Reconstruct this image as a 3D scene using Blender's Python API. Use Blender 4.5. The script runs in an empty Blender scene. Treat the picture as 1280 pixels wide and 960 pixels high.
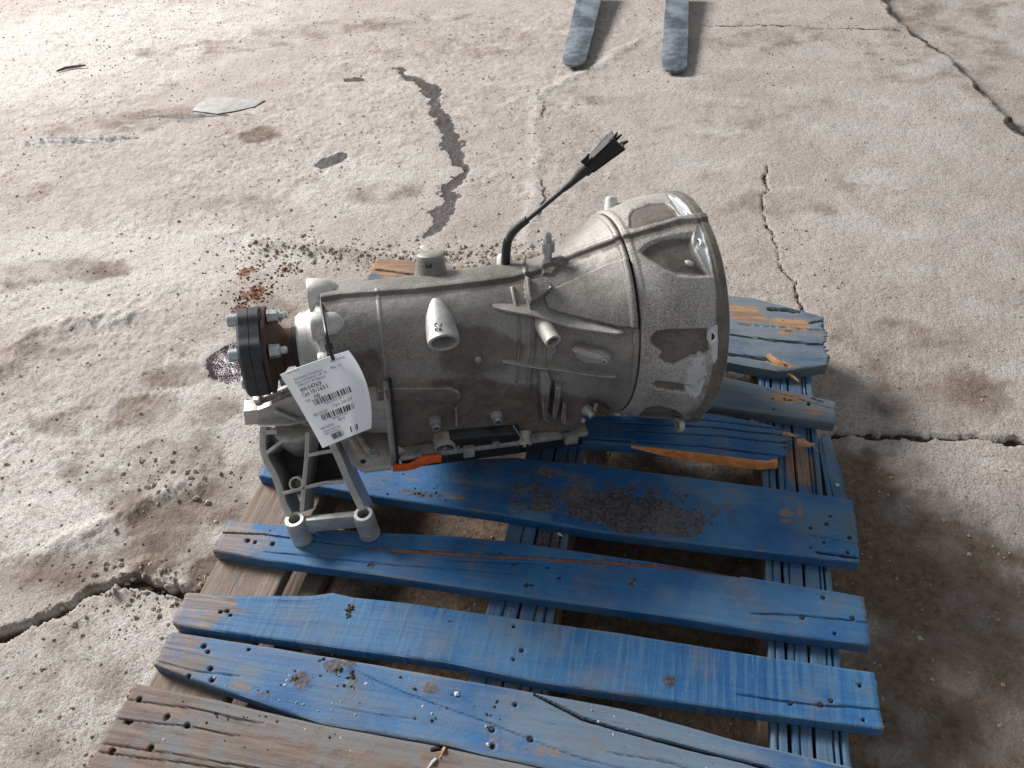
import bpy, bmesh, math, random
import numpy as np
from mathutils import Matrix, Vector
random.seed(7); rng = np.random.default_rng(7)
S = bpy.context.scene
COL = S.collection

# ------------------------------------------------------------------ camera
CAM = np.array([0.203174905, -0.583736466, 1.16395325])
ROT = np.array([[0.9770481437657175, -0.08172004757710842, 0.19672000047773722],
                [0.19906939379746172, 0.6789664461595829, -0.7066653673716699],
                [-0.07581755217017305, 0.7296070166969485, 0.6796508662317012]])
FPX = 987.371
cd = bpy.data.cameras.new('camera'); cam = bpy.data.objects.new('camera', cd); COL.objects.link(cam)
cam.matrix_world = Matrix([list(ROT[i]) + [CAM[i]] for i in range(3)] + [[0, 0, 0, 1]])
cd.sensor_width = 36.0; cd.lens = FPX / 1280 * 36.0; cd.clip_start = .05; cd.clip_end = 100
S.camera = cam

# ------------------------------------------------------------------ light: a big open doorway behind and to the left, dim shed all round
W = bpy.data.worlds.new("World"); S.world = W; W.use_nodes = True
bg = W.node_tree.nodes['Background']; bg.inputs[0].default_value = (.86, .93, 1.0, 1); bg.inputs[1].default_value = .33
ld = bpy.data.lights.new('doorway_daylight', 'AREA'); ld.shape = 'RECTANGLE'; ld.size = 4.4; ld.size_y = 3.8
ld.energy = 2720; ld.color = (1.0, .99, .98)
lo = bpy.data.objects.new('doorway_daylight', ld); COL.objects.link(lo)
lo.location = (-9.4, 5.0, 6.7)
lo.rotation_euler = (Vector((0, .4, .1)) - Vector(lo.location)).to_track_quat('-Z', 'Y').to_euler()
S.view_settings.view_transform = 'Standard'; S.view_settings.look = 'None'
S.view_settings.exposure = 0.12; S.view_settings.gamma = 1.0; S.view_settings.use_curve_mapping = False

# ------------------------------------------------------------------ survey helpers (photo pixel -> point in the place)
def rdir(p):
    d = ROT @ np.array([(p[0] - 640) / FPX, -(p[1] - 480) / FPX, -1.0]); return d / np.linalg.norm(d)
def at(p, z):
    d = rdir(p); return CAM + d * ((z - CAM[2]) / d[2])
def on_plane(p, P0, N):
    d = rdir(p); return CAM + d * (np.dot(np.asarray(P0) - CAM, N) / np.dot(d, N))
def proj(P):
    q = (np.asarray(P) - CAM) @ ROT
    return np.stack([640 + FPX * q[..., 0] / -q[..., 2], 480 - FPX * q[..., 1] / -q[..., 2]], -1)
def unit(v): v = np.asarray(v, float); return v / np.linalg.norm(v)
def sstep(a, b, x):
    t = np.clip((x - a) / (b - a), 0, 1); return t * t * (3 - 2 * t)

# ------------------------------------------------------------------ noise
def vnoise(x, y, seed=0):
    xi = np.floor(x).astype(np.int64); yi = np.floor(y).astype(np.int64)
    fx = x - xi; fy = y - yi; fx = fx * fx * (3 - 2 * fx); fy = fy * fy * (3 - 2 * fy)
    def h(a, b):
        n = (a * 374761393 + b * 668265263 + seed * 362437) & 0xffffffff
        n = ((n ^ (n >> 13)) * 1274126177) & 0xffffffff
        return ((n ^ (n >> 16)) & 0xffff) / 65535.0
    return (h(xi, yi) * (1 - fx) + h(xi + 1, yi) * fx) * (1 - fy) + (h(xi, yi + 1) * (1 - fx) + h(xi + 1, yi + 1) * fx) * fy
def fbm(x, y, seed=0, o=4, g=.5):
    a = 1; s = 0; t = 0
    for k in range(o):
        s = s + a * vnoise(x * 2 ** k + 17.3 * k, y * 2 ** k + 9.1 * k, seed + k); t += a; a *= g
    return s / t
def pline(X, Y, pts, maxd=None):
    """distance to a polyline, signed side and the run along it"""
    D = np.full(X.shape, 1e9); Sd = np.zeros(X.shape); L = np.zeros(X.shape); run = 0
    for (x0, y0), (x1, y1) in zip(pts[:-1], pts[1:]):
        dx, dy = x1 - x0, y1 - y0; l2 = dx * dx + dy * dy + 1e-12; l = math.sqrt(l2)
        t = np.clip(((X - x0) * dx + (Y - y0) * dy) / l2, 0, 1)
        d = np.hypot(X - x0 - t * dx, Y - y0 - t * dy); m = d < D
        D = np.where(m, d, D); Sd = np.where(m, np.sign(dx * (Y - y0) - dy * (X - x0)), Sd); L = np.where(m, run + t * l, L); run += l
    return D, Sd, L / run
def poly_sdf(X, Y, pts):
    """signed distance to a closed polygon, negative inside"""
    n = len(pts); D = np.full(X.shape, 1e9); ins = np.zeros(X.shape, bool)
    for i in range(n):
        x0, y0 = pts[i]; x1, y1 = pts[(i + 1) % n]
        dx, dy = x1 - x0, y1 - y0
        t = np.clip(((X - x0) * dx + (Y - y0) * dy) / (dx * dx + dy * dy + 1e-12), 0, 1)
        D = np.minimum(D, np.hypot(X - x0 - t * dx, Y - y0 - t * dy))
        c = (y0 > Y) != (y1 > Y)
        ins ^= c & (X < dx * (Y - y0) / (dy if abs(dy) > 1e-12 else 1e-12) + x0)
    return np.where(ins, -D, D)

# ------------------------------------------------------------------ materials
class NB:
    def __init__(s, name):
        s.m = bpy.data.materials.new(name); s.m.use_nodes = True; s.t = s.m.node_tree
        s.b = s.t.nodes['Principled BSDF']; s.co = s.n('ShaderNodeTexCoord')
    def n(s, k, **kw):
        o = s.t.nodes.new(k)
        for a, v in kw.items(): setattr(o, a, v)
        return o
    def l(s, a, b): s.t.links.new(a, b)
    def setin(s, sock, v):
        if hasattr(v, 'is_output'): s.l(v, sock)
        else: sock.default_value = (*v, 1) if isinstance(v, tuple) and len(v) == 3 and sock.type == 'RGBA' else v
    def mapping(s, scale, rot=(0, 0, 0), src=None):
        mp = s.n('ShaderNodeMapping'); mp.inputs['Scale'].default_value = scale; mp.inputs['Rotation'].default_value = rot
        s.l(src or s.co.outputs['Object'], mp.inputs[0]); return mp.outputs[0]
    def noise(s, scale, detail=4, rough=.55, vec=None, dist=0):
        o = s.n('ShaderNodeTexNoise'); o.inputs['Scale'].default_value = scale; o.inputs['Detail'].default_value = detail
        o.inputs['Roughness'].default_value = rough; o.inputs['Distortion'].default_value = dist
        s.l(vec or s.co.outputs['Object'], o.inputs['Vector']); return o.outputs[0]
    def voro(s, scale, vec=None, feature='F1'):
        o = s.n('ShaderNodeTexVoronoi', feature=feature); o.inputs['Scale'].default_value = scale
        s.l(vec or s.co.outputs['Object'], o.inputs['Vector']); return o
    def ramp(s, v, a, b, lo=0., hi=1.):
        o = s.n('ShaderNodeMapRange', interpolation_type='SMOOTHSTEP'); s.l(v, o.inputs[0])
        o.inputs[1].default_value = a; o.inputs[2].default_value = b; o.inputs[3].default_value = lo; o.inputs[4].default_value = hi
        return o.outputs[0]
    def mix(s, f, a, b, mode='MIX'):
        o = s.n('ShaderNodeMix', data_type='RGBA', blend_type=mode); s.setin(o.inputs[0], f); s.setin(o.inputs[6], a); s.setin(o.inputs[7], b)
        return o.outputs[2]
    def math(s, op, a, b=0.):
        o = s.n('ShaderNodeMath', operation=op); s.setin(o.inputs[0], a); s.setin(o.inputs[1], b); return o.outputs[0]
    def attr(s, name):
        o = s.n('ShaderNodeAttribute', attribute_name=name); return o.outputs['Fac']
    def bump(s, h, strength, dist, prev=None):
        o = s.n('ShaderNodeBump'); s.setin(o.inputs['Strength'], strength); o.inputs['Distance'].default_value = dist
        s.l(h, o.inputs['Height'])
        if prev is not None: s.l(prev, o.inputs['Normal'])
        return o.outputs[0]
    def out(s, color, rough=.6, metal=0., normal=None, spec=None):
        s.setin(s.b.inputs['Base Color'], color); s.setin(s.b.inputs['Roughness'], rough); s.setin(s.b.inputs['Metallic'], metal)
        if normal is not None: s.l(normal, s.b.inputs['Normal'])
        if spec is not None: s.setin(s.b.inputs['Specular IOR Level'], spec)
        return s.m

def m_floor():
    k = NB('dusty_concrete')
    big = k.noise(1.7, 5, .6); mid = k.noise(9, 5, .6); fine = k.noise(70, 4, .65); grit = k.noise(330, 3, .7)
    streak = k.noise(5, 4, .6, vec=k.mapping((.9, 1.7, 1), (0, 0, .5)))
    c = k.mix(k.ramp(big, .35, .68), (.415, .362, .325), (.495, .45, .415))
    c = k.mix(k.ramp(mid, .5, .8, 0., .7), c, (.36, .30, .255))
    c = k.mix(k.math('MULTIPLY', k.ramp(streak, .5, .72), .45), c, (.60, .57, .535))
    c = k.mix(k.math('MULTIPLY', k.attr('pale'), k.ramp(fine, .25, .6)), c, (.66, .63, .59))
    mud_and_shade = k.ramp(k.math('ADD', k.attr('mud_and_shade'), k.math('MULTIPLY', k.math('SUBTRACT', mid, .5), .9)), .25, .75)
    c = k.mix(mud_and_shade, c, k.mix(k.ramp(fine, .35, .65), (.105, .070, .047), (.18, .128, .09)))
    dg = k.noise(1, 5, .65, vec=k.mapping((11, 30, 11), (0, 0, .62))); left = k.attr('rough')
    c = k.mix(k.math('MULTIPLY', k.ramp(dg, .50, .72), k.math('MULTIPLY', left, .62)), c, (.30, .235, .185)); c = k.mix(k.math('MULTIPLY', k.ramp(dg, .46, .28), k.math('MULTIPLY', left, .55)), c, (.64, .61, .58))
    vo = k.voro(150); c = k.mix(k.math('MULTIPLY', k.ramp(vo.outputs['Distance'], .05, .34, .42, 0.), k.math('SUBTRACT', 1., k.math('MULTIPLY', mud_and_shade, .85))), c, (.70, .65, .59))
    c = k.mix(k.ramp(grit, .50, .74, 0., .85), c, (.15, .115, .09))
    c = k.mix(k.ramp(fine, .55, .76, 0., .6), c, (.2, .155, .12))
    wet = k.ramp(k.math('ADD', k.attr('wet'), k.math('MULTIPLY', k.math('SUBTRACT', fine, .5), .7)), .4, .6)
    c = k.mix(wet, c, k.mix(k.ramp(grit, .4, .65), (.024, .020, .019), (.052, .044, .040)))
    oil = k.ramp(k.math('ADD', k.attr('oil'), k.math('MULTIPLY', k.math('SUBTRACT', mid, .5), .5)), .42, .58)
    
    rust = k.ramp(k.math('ADD', k.attr('rust'), k.math('MULTIPLY', k.math('SUBTRACT', fine, .5), 1.6)), .62, .75)
    c = k.mix(rust, c, (.17, .065, .03))
    c = k.mix(oil, c, (.024, .010, .020)); c = k.mix(k.ramp(k.attr('crack_and_shade'), .35, .8), c, (.035, .026, .02))
    r = k.mix(wet, (.93, .93, .93), (.55, .55, .55)); r = k.mix(oil, r, (.10, .10, .10))
    dry = k.math('SUBTRACT', 1., k.math('MAXIMUM', k.math('MULTIPLY', wet, .72), k.math('MULTIPLY', oil, .72)))
    wp = k.n('ShaderNodeVectorMath', operation='ADD'); nz = k.n('ShaderNodeTexNoise'); nz.inputs['Scale'].default_value = 240; nz.inputs['Detail'].default_value = 3
    k.l(k.co.outputs['Object'], nz.inputs['Vector']); sc_ = k.n('ShaderNodeVectorMath', operation='SCALE'); k.l(nz.outputs['Color'], sc_.inputs[0]); sc_.inputs['Scale'].default_value = .004
    k.l(k.co.outputs['Object'], wp.inputs[0]); k.l(sc_.outputs[0], wp.inputs[1])
    g1 = k.voro(115, wp.outputs[0]).outputs['Distance']; g2 = k.voro(260, wp.outputs[0]).outputs['Distance']
    grain = k.math('SUBTRACT', 0., k.math('ADD', k.math('MULTIPLY', g1, k.ramp(k.noise(45, 3), .4, .65)), k.math('MULTIPLY', g2, .5)))
    n = k.bump(k.noise(30, 3, .5), k.math('MULTIPLY', dry, .18), .006); n = k.bump(grain, k.math('MULTIPLY', dry, .5), .0036, n)
    n = k.bump(k.noise(620, 3, .8), k.math('MULTIPLY', dry, .6), .0020, n)
    c = k.mix(k.ramp(g2, .45, .8, 0., .4), c, (.19, .15, .125)); c = k.mix(k.math('MULTIPLY', k.ramp(g1, .5, .85), k.ramp(mid, .42, .62, .05, .4)), c, (.20, .155, .12))
    return k.out(c, r, 0, n, k.math('ADD', .2, k.math('MULTIPLY', k.math('MAXIMUM', wet, oil), .35)))

def m_paint(name, blue=(.013, .090, .240), pale=(.085, .175, .275), wood=(.26, .195, .145), wearbias=0., cross=False, saw=False):
    k = NB(name)
    oi = k.n('ShaderNodeObjectInfo'); off = k.n('ShaderNodeVectorMath', operation='SCALE'); k.l(oi.outputs['Location'], off.inputs[0])
    sc = (3.0, 42, 42) if not cross else (60, 5, 42)
    rnd = k.n('ShaderNodeCombineXYZ'); k.l(k.math('MULTIPLY', oi.outputs['Random'], 37.), rnd.inputs[0]); k.l(k.math('MULTIPLY', oi.outputs['Random'], 11.), rnd.inputs[1])
    ad = k.n('ShaderNodeVectorMath', operation='ADD'); k.l(k.co.outputs['Object'], ad.inputs[0]); k.l(rnd.outputs[0], ad.inputs[1]); v = ad.outputs[0]
    grain = k.noise(1, 5, .65, vec=k.mapping(sc, src=v), dist=.3); g2 = k.noise(1, 4, .7, vec=k.mapping(tuple(3.2 * a for a in sc), src=v))
    blot = k.noise(6, 5, .6, vec=v); b2 = k.noise(26, 5, .65, vec=v); speck = k.noise(210, 3, .7, vec=v)
    c = k.mix(k.ramp(blot, .38, .66), blue, tuple(a * 1.0 for a in (blue[0] * 1.6, blue[1] * 1.4, blue[2] * 1.25)))
    fade = k.ramp(k.math('ADD', k.math('ADD', k.math('MULTIPLY', blot, .75), k.math('MULTIPLY', grain, .55)), k.math('ADD', k.math('MULTIPLY', k.attr('fade'), .5), wearbias)), .60, 1.05)
    c = k.mix(k.math('MULTIPLY', fade, .85), c, pale)
    c = k.mix(k.math('MULTIPLY', k.ramp(k.noise(1, 5, .7, vec=k.mapping((14, 90, 60) if not cross else (90, 14, 60), src=v)), .56, .70), .45), c, tuple(.5 * x + .5 * y for x, y in zip(pale, blue)))
    if saw: c = k.mix(k.ramp(k.noise(1, 4, .6, vec=k.mapping((190, 9, 20), (0, 0, -.12), src=v)), .44, .66, 0., .62), c, pale); c = k.mix(k.ramp(k.noise(1, 4, .6, vec=k.mapping((150, 7, 20), (0, 0, -.12), src=v)), .56, .70, 0., .5), c, tuple(x * .5 for x in blue))
    bare = k.ramp(k.math('ADD', k.attr('bare'), k.math('ADD', k.math('MULTIPLY', k.math('SUBTRACT', b2, .5), 1.5), k.math('ADD', k.math('MULTIPLY', k.math('SUBTRACT', grain, .5), 1.1), k.math('MULTIPLY', k.math('SUBTRACT', speck, .5), .7)))), .36, .82)
    wd = k.mix(k.ramp(g2, .35, .65), wood, (wood[0] * .55, wood[1] * .5, wood[2] * .5))
    c = k.mix(k.math('MULTIPLY', bare, .88), c, wd)
    c = k.mix(k.ramp(k.attr('raw'), .3, .6), c, k.mix(k.ramp(g2, .3, .7), (.62, .235, .075), (.40, .14, .05)))
    c = k.mix(k.ramp(g2, .60, .76, 0., .5), c, (.05, .055, .07))
    dirt = k.ramp(k.math('ADD', k.attr('dirt'), k.math('MULTIPLY', k.math('SUBTRACT', b2, .5), 1.3)), .35, .8)
    c = k.mix(k.math('MULTIPLY', dirt, .85), c, k.mix(k.ramp(speck, .4, .62), (.030, .024, .019), (.12, .086, .062)))
    c = k.mix(k.math('MULTIPLY', k.ramp(k.noise(13, 5, .65, vec=v), .46, .72), .5), c, (.15, .14, .135)); c = k.mix(k.ramp(speck, .62, .76, 0., .5), c, (.30, .27, .23)); c = k.mix(k.ramp(k.noise(95, 4, .7, vec=v), .60, .74, 0., .5), c, (.06, .055, .055))
    c = k.mix(k.ramp(k.attr('dark'), .3, .8), c, (.018, .014, .012))
    n = k.bump(grain, .5, .004); n = k.bump(g2, .55, .0016, n); n = k.bump(speck, .3, .0012, n)
    return k.out(c, k.mix(fade, (.55,) * 3, (.78,) * 3), 0, n, .35)

def m_alu(name, a=(.36, .345, .32), b=(.20, .185, .165), grime=.5, metal=.45, rough=.48, speck=520, salt=.55):
    k = NB(name)
    n1 = k.noise(9, 5, .6); n2 = k.noise(45, 5, .65); n3 = k.noise(speck, 2, .6)
    c = k.mix(k.ramp(n1, .36, .64), a, b)
    c = k.mix(k.ramp(n3, .45, .68, 0., .8 * salt), c, tuple(min(1, x * 1.6) for x in a))
    c = k.mix(k.ramp(n3, .28, .46, .75 * salt, 0.), c, tuple(x * .5 for x in b))
    g = k.ramp(k.math('ADD', k.math('MULTIPLY', n1, .7), k.math('ADD', k.math('MULTIPLY', n2, .5), k.math('MULTIPLY', k.attr('grime'), .9))), 1.0 - grime * .55, 1.25 - grime * .45)
    c = k.mix(k.math('MULTIPLY', g, .8), c, k.mix(k.ramp(n2, .4, .6), (.066, .048, .037), (.12, .092, .074)))
    geo = k.n('ShaderNodeNewGeometry'); c = k.mix(k.math('MULTIPLY', k.ramp(geo.outputs['Pointiness'], .515, .57), k.ramp(n2, .35, .6, .2, .65)), c, tuple(min(1, x * 1.7) for x in a))
    br_ = k.ramp(k.attr('bright'), .3, .7); c = k.mix(br_, c, (.62, .63, .64))
    c = k.mix(k.ramp(k.attr('dark'), .3, .7), c, (.014, .012, .011))
    pit = k.ramp(n2, .68, .78); c = k.mix(k.math('MULTIPLY', pit, .5), c, (.06, .055, .05))
    n = k.bump(n3, .28, .0011); n = k.bump(n2, .22, .003, n)
    r = k.math('ADD', k.math('MULTIPLY', g, .22), k.math('ADD', k.math('ADD', k.math('MULTIPLY', n2, .16), k.math('MULTIPLY', br_, .12)), rough - .06))
    return k.out(c, r, k.math('MULTIPLY', k.math('SUBTRACT', 1., g), metal), n)

def m_plain(name, a, b=None, scale=60, rough=.6, metal=0., bump=.2, bd=.002, spec=None):
    k = NB(name); b = b or tuple(x * .6 for x in a)
    n1 = k.noise(scale, 5, .62); n2 = k.noise(scale * 6, 3, .6)
    c = k.mix(k.ramp(n1, .36, .66), a, b); c = k.mix(k.ramp(n2, .58, .75, 0., .35), c, tuple(min(1, x * 1.6 + .03) for x in a))
    n = k.bump(n1, bump, bd); n = k.bump(n2, bump, bd * .5, n)
    return k.out(c, k.math('ADD', k.math('MULTIPLY', n1, .2), rough - .1), metal, n, spec)

M = dict(
    floor=m_floor(),
    paint=m_paint('worn_blue_paint'),
    paint_saw=m_paint('saw_marked_blue_paint', saw=True),
    paint_grey=m_paint('weathered_blue_paint', pale=(.15, .195, .24), wearbias=.10),
    paint_split=m_paint('split_weathered_paint', blue=(.040, .085, .145), pale=(.17, .185, .20), wood=(.40, .225, .11), wearbias=.16),
    paint_old=m_paint('grey_bare_board', blue=(.07, .105, .145), pale=(.185, .168, .155), wood=(.235, .165, .125), wearbias=.3),
    paint_y=m_paint('blue_stringer_paint', blue=(.035, .095, .19), pale=(.12, .175, .225), wood=(.30, .18, .105), wearbias=.08, cross=True),
    dusty=m_paint('dirt_caked_board', blue=(.135, .096, .07), pale=(.20, .15, .112), wood=(.21, .145, .10), wearbias=.15, cross=True),
    case=m_alu('grimy_cast_aluminium', (.31, .288, .262), (.178, .160, .142), .66, .38, .52, salt=.5),
    bell=m_alu('speckled_cast_aluminium', (.415, .388, .352), (.25, .228, .20), .42, .30, .60, speck=400, salt=.75),
    mid=m_alu('pale_cast_aluminium', (.44, .425, .40), (.30, .285, .26), .25, .4, .5, salt=.4),
    bright=m_alu('bright_cast_aluminium', (.56, .55, .53), (.42, .41, .39), .12, .35, .5, salt=.3),
    cell_shade=m_plain('painted_cell_shade', (.045, .040, .036), (.022, .02, .018), 45, .6),  # near-black tone paints the shade inside the bracket cells
    bracket=m_alu('smooth_cast_aluminium', (.40, .38, .35), (.26, .24, .215), .42, .5, .44, 600, salt=.6),
    machined=m_alu('machined_aluminium', (.66, .67, .68), (.55, .56, .57), .05, .4, .5, 900, salt=.2),
    rubber=m_plain('black_rubber', (.030, .031, .034), (.05, .05, .052), 40, .62),
    black=m_plain('black_plastic', (.012, .012, .013), (.02, .02, .021), 60, .45),
    nail=m_plain('dark_nail_steel', (.022, .018, .016), (.05, .035, .028), 80, .6, .4),
    rust=m_plain('rusty_steel', (.055, .032, .026), (.10, .055, .04), 55, .72, .3, .5),
    zinc=m_plain('zinc_steel', (.50, .53, .53), (.36, .38, .38), 90, .42, .75),
    steel=m_plain('worn_fork_steel', (.27, .30, .335), (.085, .10, .12), 13, .55, .45, .3),
    orange=m_plain('orange_plastic', (.80, .13, .03), (.60, .09, .02), 80, .5),
    paper=None,
    ink=m_plain('print_ink', (.015, .015, .018), (.02, .02, .02), 50, .7),
    inkgrey=m_plain('faint_print_ink', (.16, .17, .20), (.22, .22, .25), 50, .7),
    sheet=m_plain('dusty_sheet', (.36, .34, .32), (.27, .25, .23), 30, .7),
    soil=m_plain('dark_soil', (.036, .028, .022), (.085, .062, .046), 60, .95),
    grit=m_plain('pale_grit', (.42, .36, .30), (.28, .22, .17), 40, .95),
    stone=m_plain('pale_stone', (.62, .58, .52), (.48, .42, .36), 60, .9),
    twig=m_plain('dry_twig', (.14, .11, .09), (.07, .055, .045), 80, .9),
    flake=m_plain('rust_flake', (.20, .075, .035), (.11, .045, .025), 80, .95),
    raw=m_plain('fresh_split_wood', (.55, .32, .15), (.42, .22, .10), 40, .8, 0, .5),
    slat=m_paint('splintered_blue_slat', blue=(.05, .13, .24), pale=(.19, .24, .28), wearbias=.12, cross=True),
)
def m_paper():
    k = NB('white_label_paper'); n1 = k.noise(30, 4, .5)
    c = k.mix(k.ramp(n1, .4, .7), (.88, .88, .90), (.84, .845, .87)); n = k.bump(k.noise(14, 3), .12, .004)
    return k.out(c, .55, 0, n)
M['paper'] = m_paper()

# ------------------------------------------------------------------ object helpers
def tag(o, label=None, cat=None, group=None, kind=None):
    if label: o['label'] = label
    if cat: o['category'] = cat
    if group: o['group'] = group
    if kind: o['kind'] = kind
    return o
def empty(name, mat, label=None, cat=None, **kw):
    o = bpy.data.objects.new(name, None); COL.objects.link(o); o.empty_display_size = .05
    o.matrix_world = mat if isinstance(mat, Matrix) else Matrix.Translation(Vector(mat)); return tag(o, label, cat, **kw)
def link(name, me, mat, parent=None, **kw):
    if mat is not None and not me.materials: me.materials.append(mat)
    o = bpy.data.objects.new(name, me); COL.objects.link(o)
    if parent is not None: o.parent = parent
    return tag(o, **kw)
def pmesh(name, V, F, mat, parent=None, smooth=False, **kw):
    me = bpy.data.meshes.new(name); me.from_pydata([tuple(map(float, v)) for v in V], [], F); me.update()
    bm = bmesh.new(); bm.from_mesh(me); bmesh.ops.recalc_face_normals(bm, faces=bm.faces); bm.to_mesh(me); bm.free()
    if smooth:
        me.polygons.foreach_set('use_smooth', [True] * len(me.polygons)); me.set_sharp_from_angle(angle=math.radians(38))
    return link(name, me, mat, parent, **kw)
def grid_mesh(name, P, mat, parent=None, wrap=False, attrs=None, smooth=True, flip=False, **kw):
    n, m = P.shape[:2]; idx = np.arange(n * m).reshape(n, m)
    if wrap: nxt = np.roll(idx, -1, 1); a, b, c, d = idx[:-1], nxt[:-1], nxt[1:], idx[1:]
    else: a, b, c, d = idx[:-1, :-1], idx[:-1, 1:], idx[1:, 1:], idx[1:, :-1]
    q = np.stack([a, b, c, d], -1).reshape(-1, 4)
    if flip: q = q[:, ::-1]
    me = bpy.data.meshes.new(name); me.vertices.add(n * m); me.vertices.foreach_set('co', P.reshape(-1).astype(np.float32))
    me.loops.add(q.size); me.polygons.add(len(q)); me.loops.foreach_set('vertex_index', q.reshape(-1).astype(np.int32))
    me.polygons.foreach_set('loop_start', np.arange(0, q.size, 4, dtype=np.int32)); me.update(calc_edges=True)
    if smooth: me.polygons.foreach_set('use_smooth', [True] * len(q))
    for k_, A in (attrs or {}).items():
        at_ = me.attributes.new(k_, 'FLOAT', 'POINT'); at_.data.foreach_set('value', np.asarray(A).reshape(-1).astype(np.float32))
    me.validate(); return link(name, me, mat, parent, **kw)
class MB:
    """collects simple solids into one mesh (world or parent space)"""
    def __init__(s): s.V = []; s.F = []
    def add(s, V, F): o = len(s.V); s.V += [tuple(map(float, v)) for v in V]; s.F += [tuple(i + o for i in f) for f in F]; return s
    def prism(s, pts, vec):
        """closed polygon of 3-D points pushed along vec"""
        n = len(pts); pts = [np.asarray(p, float) for p in pts]; vec = np.asarray(vec, float)
        return s.add(pts + [p + vec for p in pts], [tuple(range(n)), tuple(range(2 * n - 1, n - 1, -1))] + [(i, (i + 1) % n, n + (i + 1) % n, n + i) for i in range(n)])
    def strip(s, line, side, w, vec):
        """bar of width w along a 3-D polyline: side = width direction per point, vec = depth"""
        line = [np.asarray(p, float) for p in line]; vec = np.asarray(vec, float); n = len(line); V = []
        for i, p in enumerate(line):
            t = line[min(i + 1, n - 1)] - line[max(i - 1, 0)]; sd = unit(np.cross(t, vec)) if side is None else np.asarray(side)
            ww = w[i] if hasattr(w, '__len__') else w
            V += [p + sd * ww / 2, p - sd * ww / 2, p - sd * ww / 2 + vec, p + sd * ww / 2 + vec]
        F = [(0, 1, 2, 3), tuple(4 * (n - 1) + k for k in (3, 2, 1, 0))]
        for i in range(n - 1):
            for k in range(4): F.append((4 * i + k, 4 * i + (k + 1) % 4, 4 * i + 4 + (k + 1) % 4, 4 * i + 4 + k))
        return s.add(V, F)
    def lathe(s, P, D, prof, seg=24, sy=1.0, up=None, lobes=None, phase=0., caps=True):
        """profile [(d, r)...] turned about P + D; open profile ends are capped; sy squashes one way"""
        P = np.asarray(P, float); D = unit(D); a = np.asarray(up if up is not None else ((0, 0, 1) if abs(D[2]) < .9 else (1, 0, 0)), float)
        u = unit(np.cross(D, a)); v = np.cross(u, D); V = []; F = []
        for d, r in prof:
            for i in range(seg):
                th = 2 * math.pi * i / seg + phase; rr = r * (lobes(th) if lobes else 1)
                V.append(P + D * d + u * rr * math.cos(th) + v * rr * sy * math.sin(th))
        for j in range(len(prof) - 1):
            for i in range(seg):
                F.append((j * seg + i, j * seg + (i + 1) % seg, (j + 1) * seg + (i + 1) % seg, (j + 1) * seg + i))
        if caps: F += [tuple(range(seg - 1, -1, -1)), tuple((len(prof) - 1) * seg + i for i in range(seg))]
        return s.add(V, F)
    def box(s, c, ex, ey, ez):
        c, ex, ey, ez = map(lambda q: np.asarray(q, float), (c, ex, ey, ez))
        return s.prism([c - ex - ey - ez, c + ex - ey - ez, c + ex + ey - ez, c - ex + ey - ez], 2 * ez)
    def build(s, name, mat, parent=None, smooth=False, bevel=0., sub=0, **kw):
        me = bpy.data.meshes.new(name); me.from_pydata(s.V, [], s.F); me.update()
        bm = bmesh.new(); bm.from_mesh(me); bmesh.ops.recalc_face_normals(bm, faces=bm.faces)
        if bevel:
            ed = [e for e in bm.edges if len(e.link_faces) == 2 and e.calc_face_angle(0) > .6]
            bmesh.ops.bevel(bm, geom=ed, offset=bevel, segments=2, profile=.6, affect='EDGES', clamp_overlap=True)
        bm.to_mesh(me); bm.free()
        if smooth or bevel:
            me.polygons.foreach_set('use_smooth', [True] * len(me.polygons)); me.set_sharp_from_angle(angle=math.radians(40))
        return link(name, me, mat, parent, **kw)
def tube_mesh(name, pts, radii, mat, parent=None, seg=12, n=40, **kw):
    pts = np.asarray(pts, float); k = np.linspace(0, len(pts) - 1, n); r = np.interp(k, np.arange(len(pts)), radii)
    P = []
    for t in k:                                      # Catmull-Rom
        i = min(int(t), len(pts) - 2); f = t - i
        p0, p1, p2, p3 = pts[max(i - 1, 0)], pts[i], pts[i + 1], pts[min(i + 2, len(pts) - 1)]
        P.append(.5 * (2 * p1 + (p2 - p0) * f + (2 * p0 - 5 * p1 + 4 * p2 - p3) * f * f + (3 * p1 - p0 - 3 * p2 + p3) * f ** 3))
    P = np.array(P); b = MB(); V = []; F = []; u = None
    for i in range(n):
        t = unit(P[min(i + 1, n - 1)] - P[max(i - 1, 0)])
        u = unit(np.cross(t, (0, 0, 1) if abs(t[2]) < .95 else (1, 0, 0))) if u is None else unit(u - t * np.dot(u, t))
        w = np.cross(t, u)
        for j in range(seg):
            a = 2 * math.pi * j / seg; V.append(P[i] + r[i] * (u * math.cos(a) + w * math.sin(a)))
    for i in range(n - 1):
        for j in range(seg): F.append((i * seg + j, i * seg + (j + 1) % seg, (i + 1) * seg + (j + 1) % seg, (i + 1) * seg + j))
    F += [tuple(range(seg)), tuple((n - 1) * seg + j for j in range(seg))]
    b.add(V, F); return b.build(name, mat, parent, smooth=True, **kw)

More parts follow.
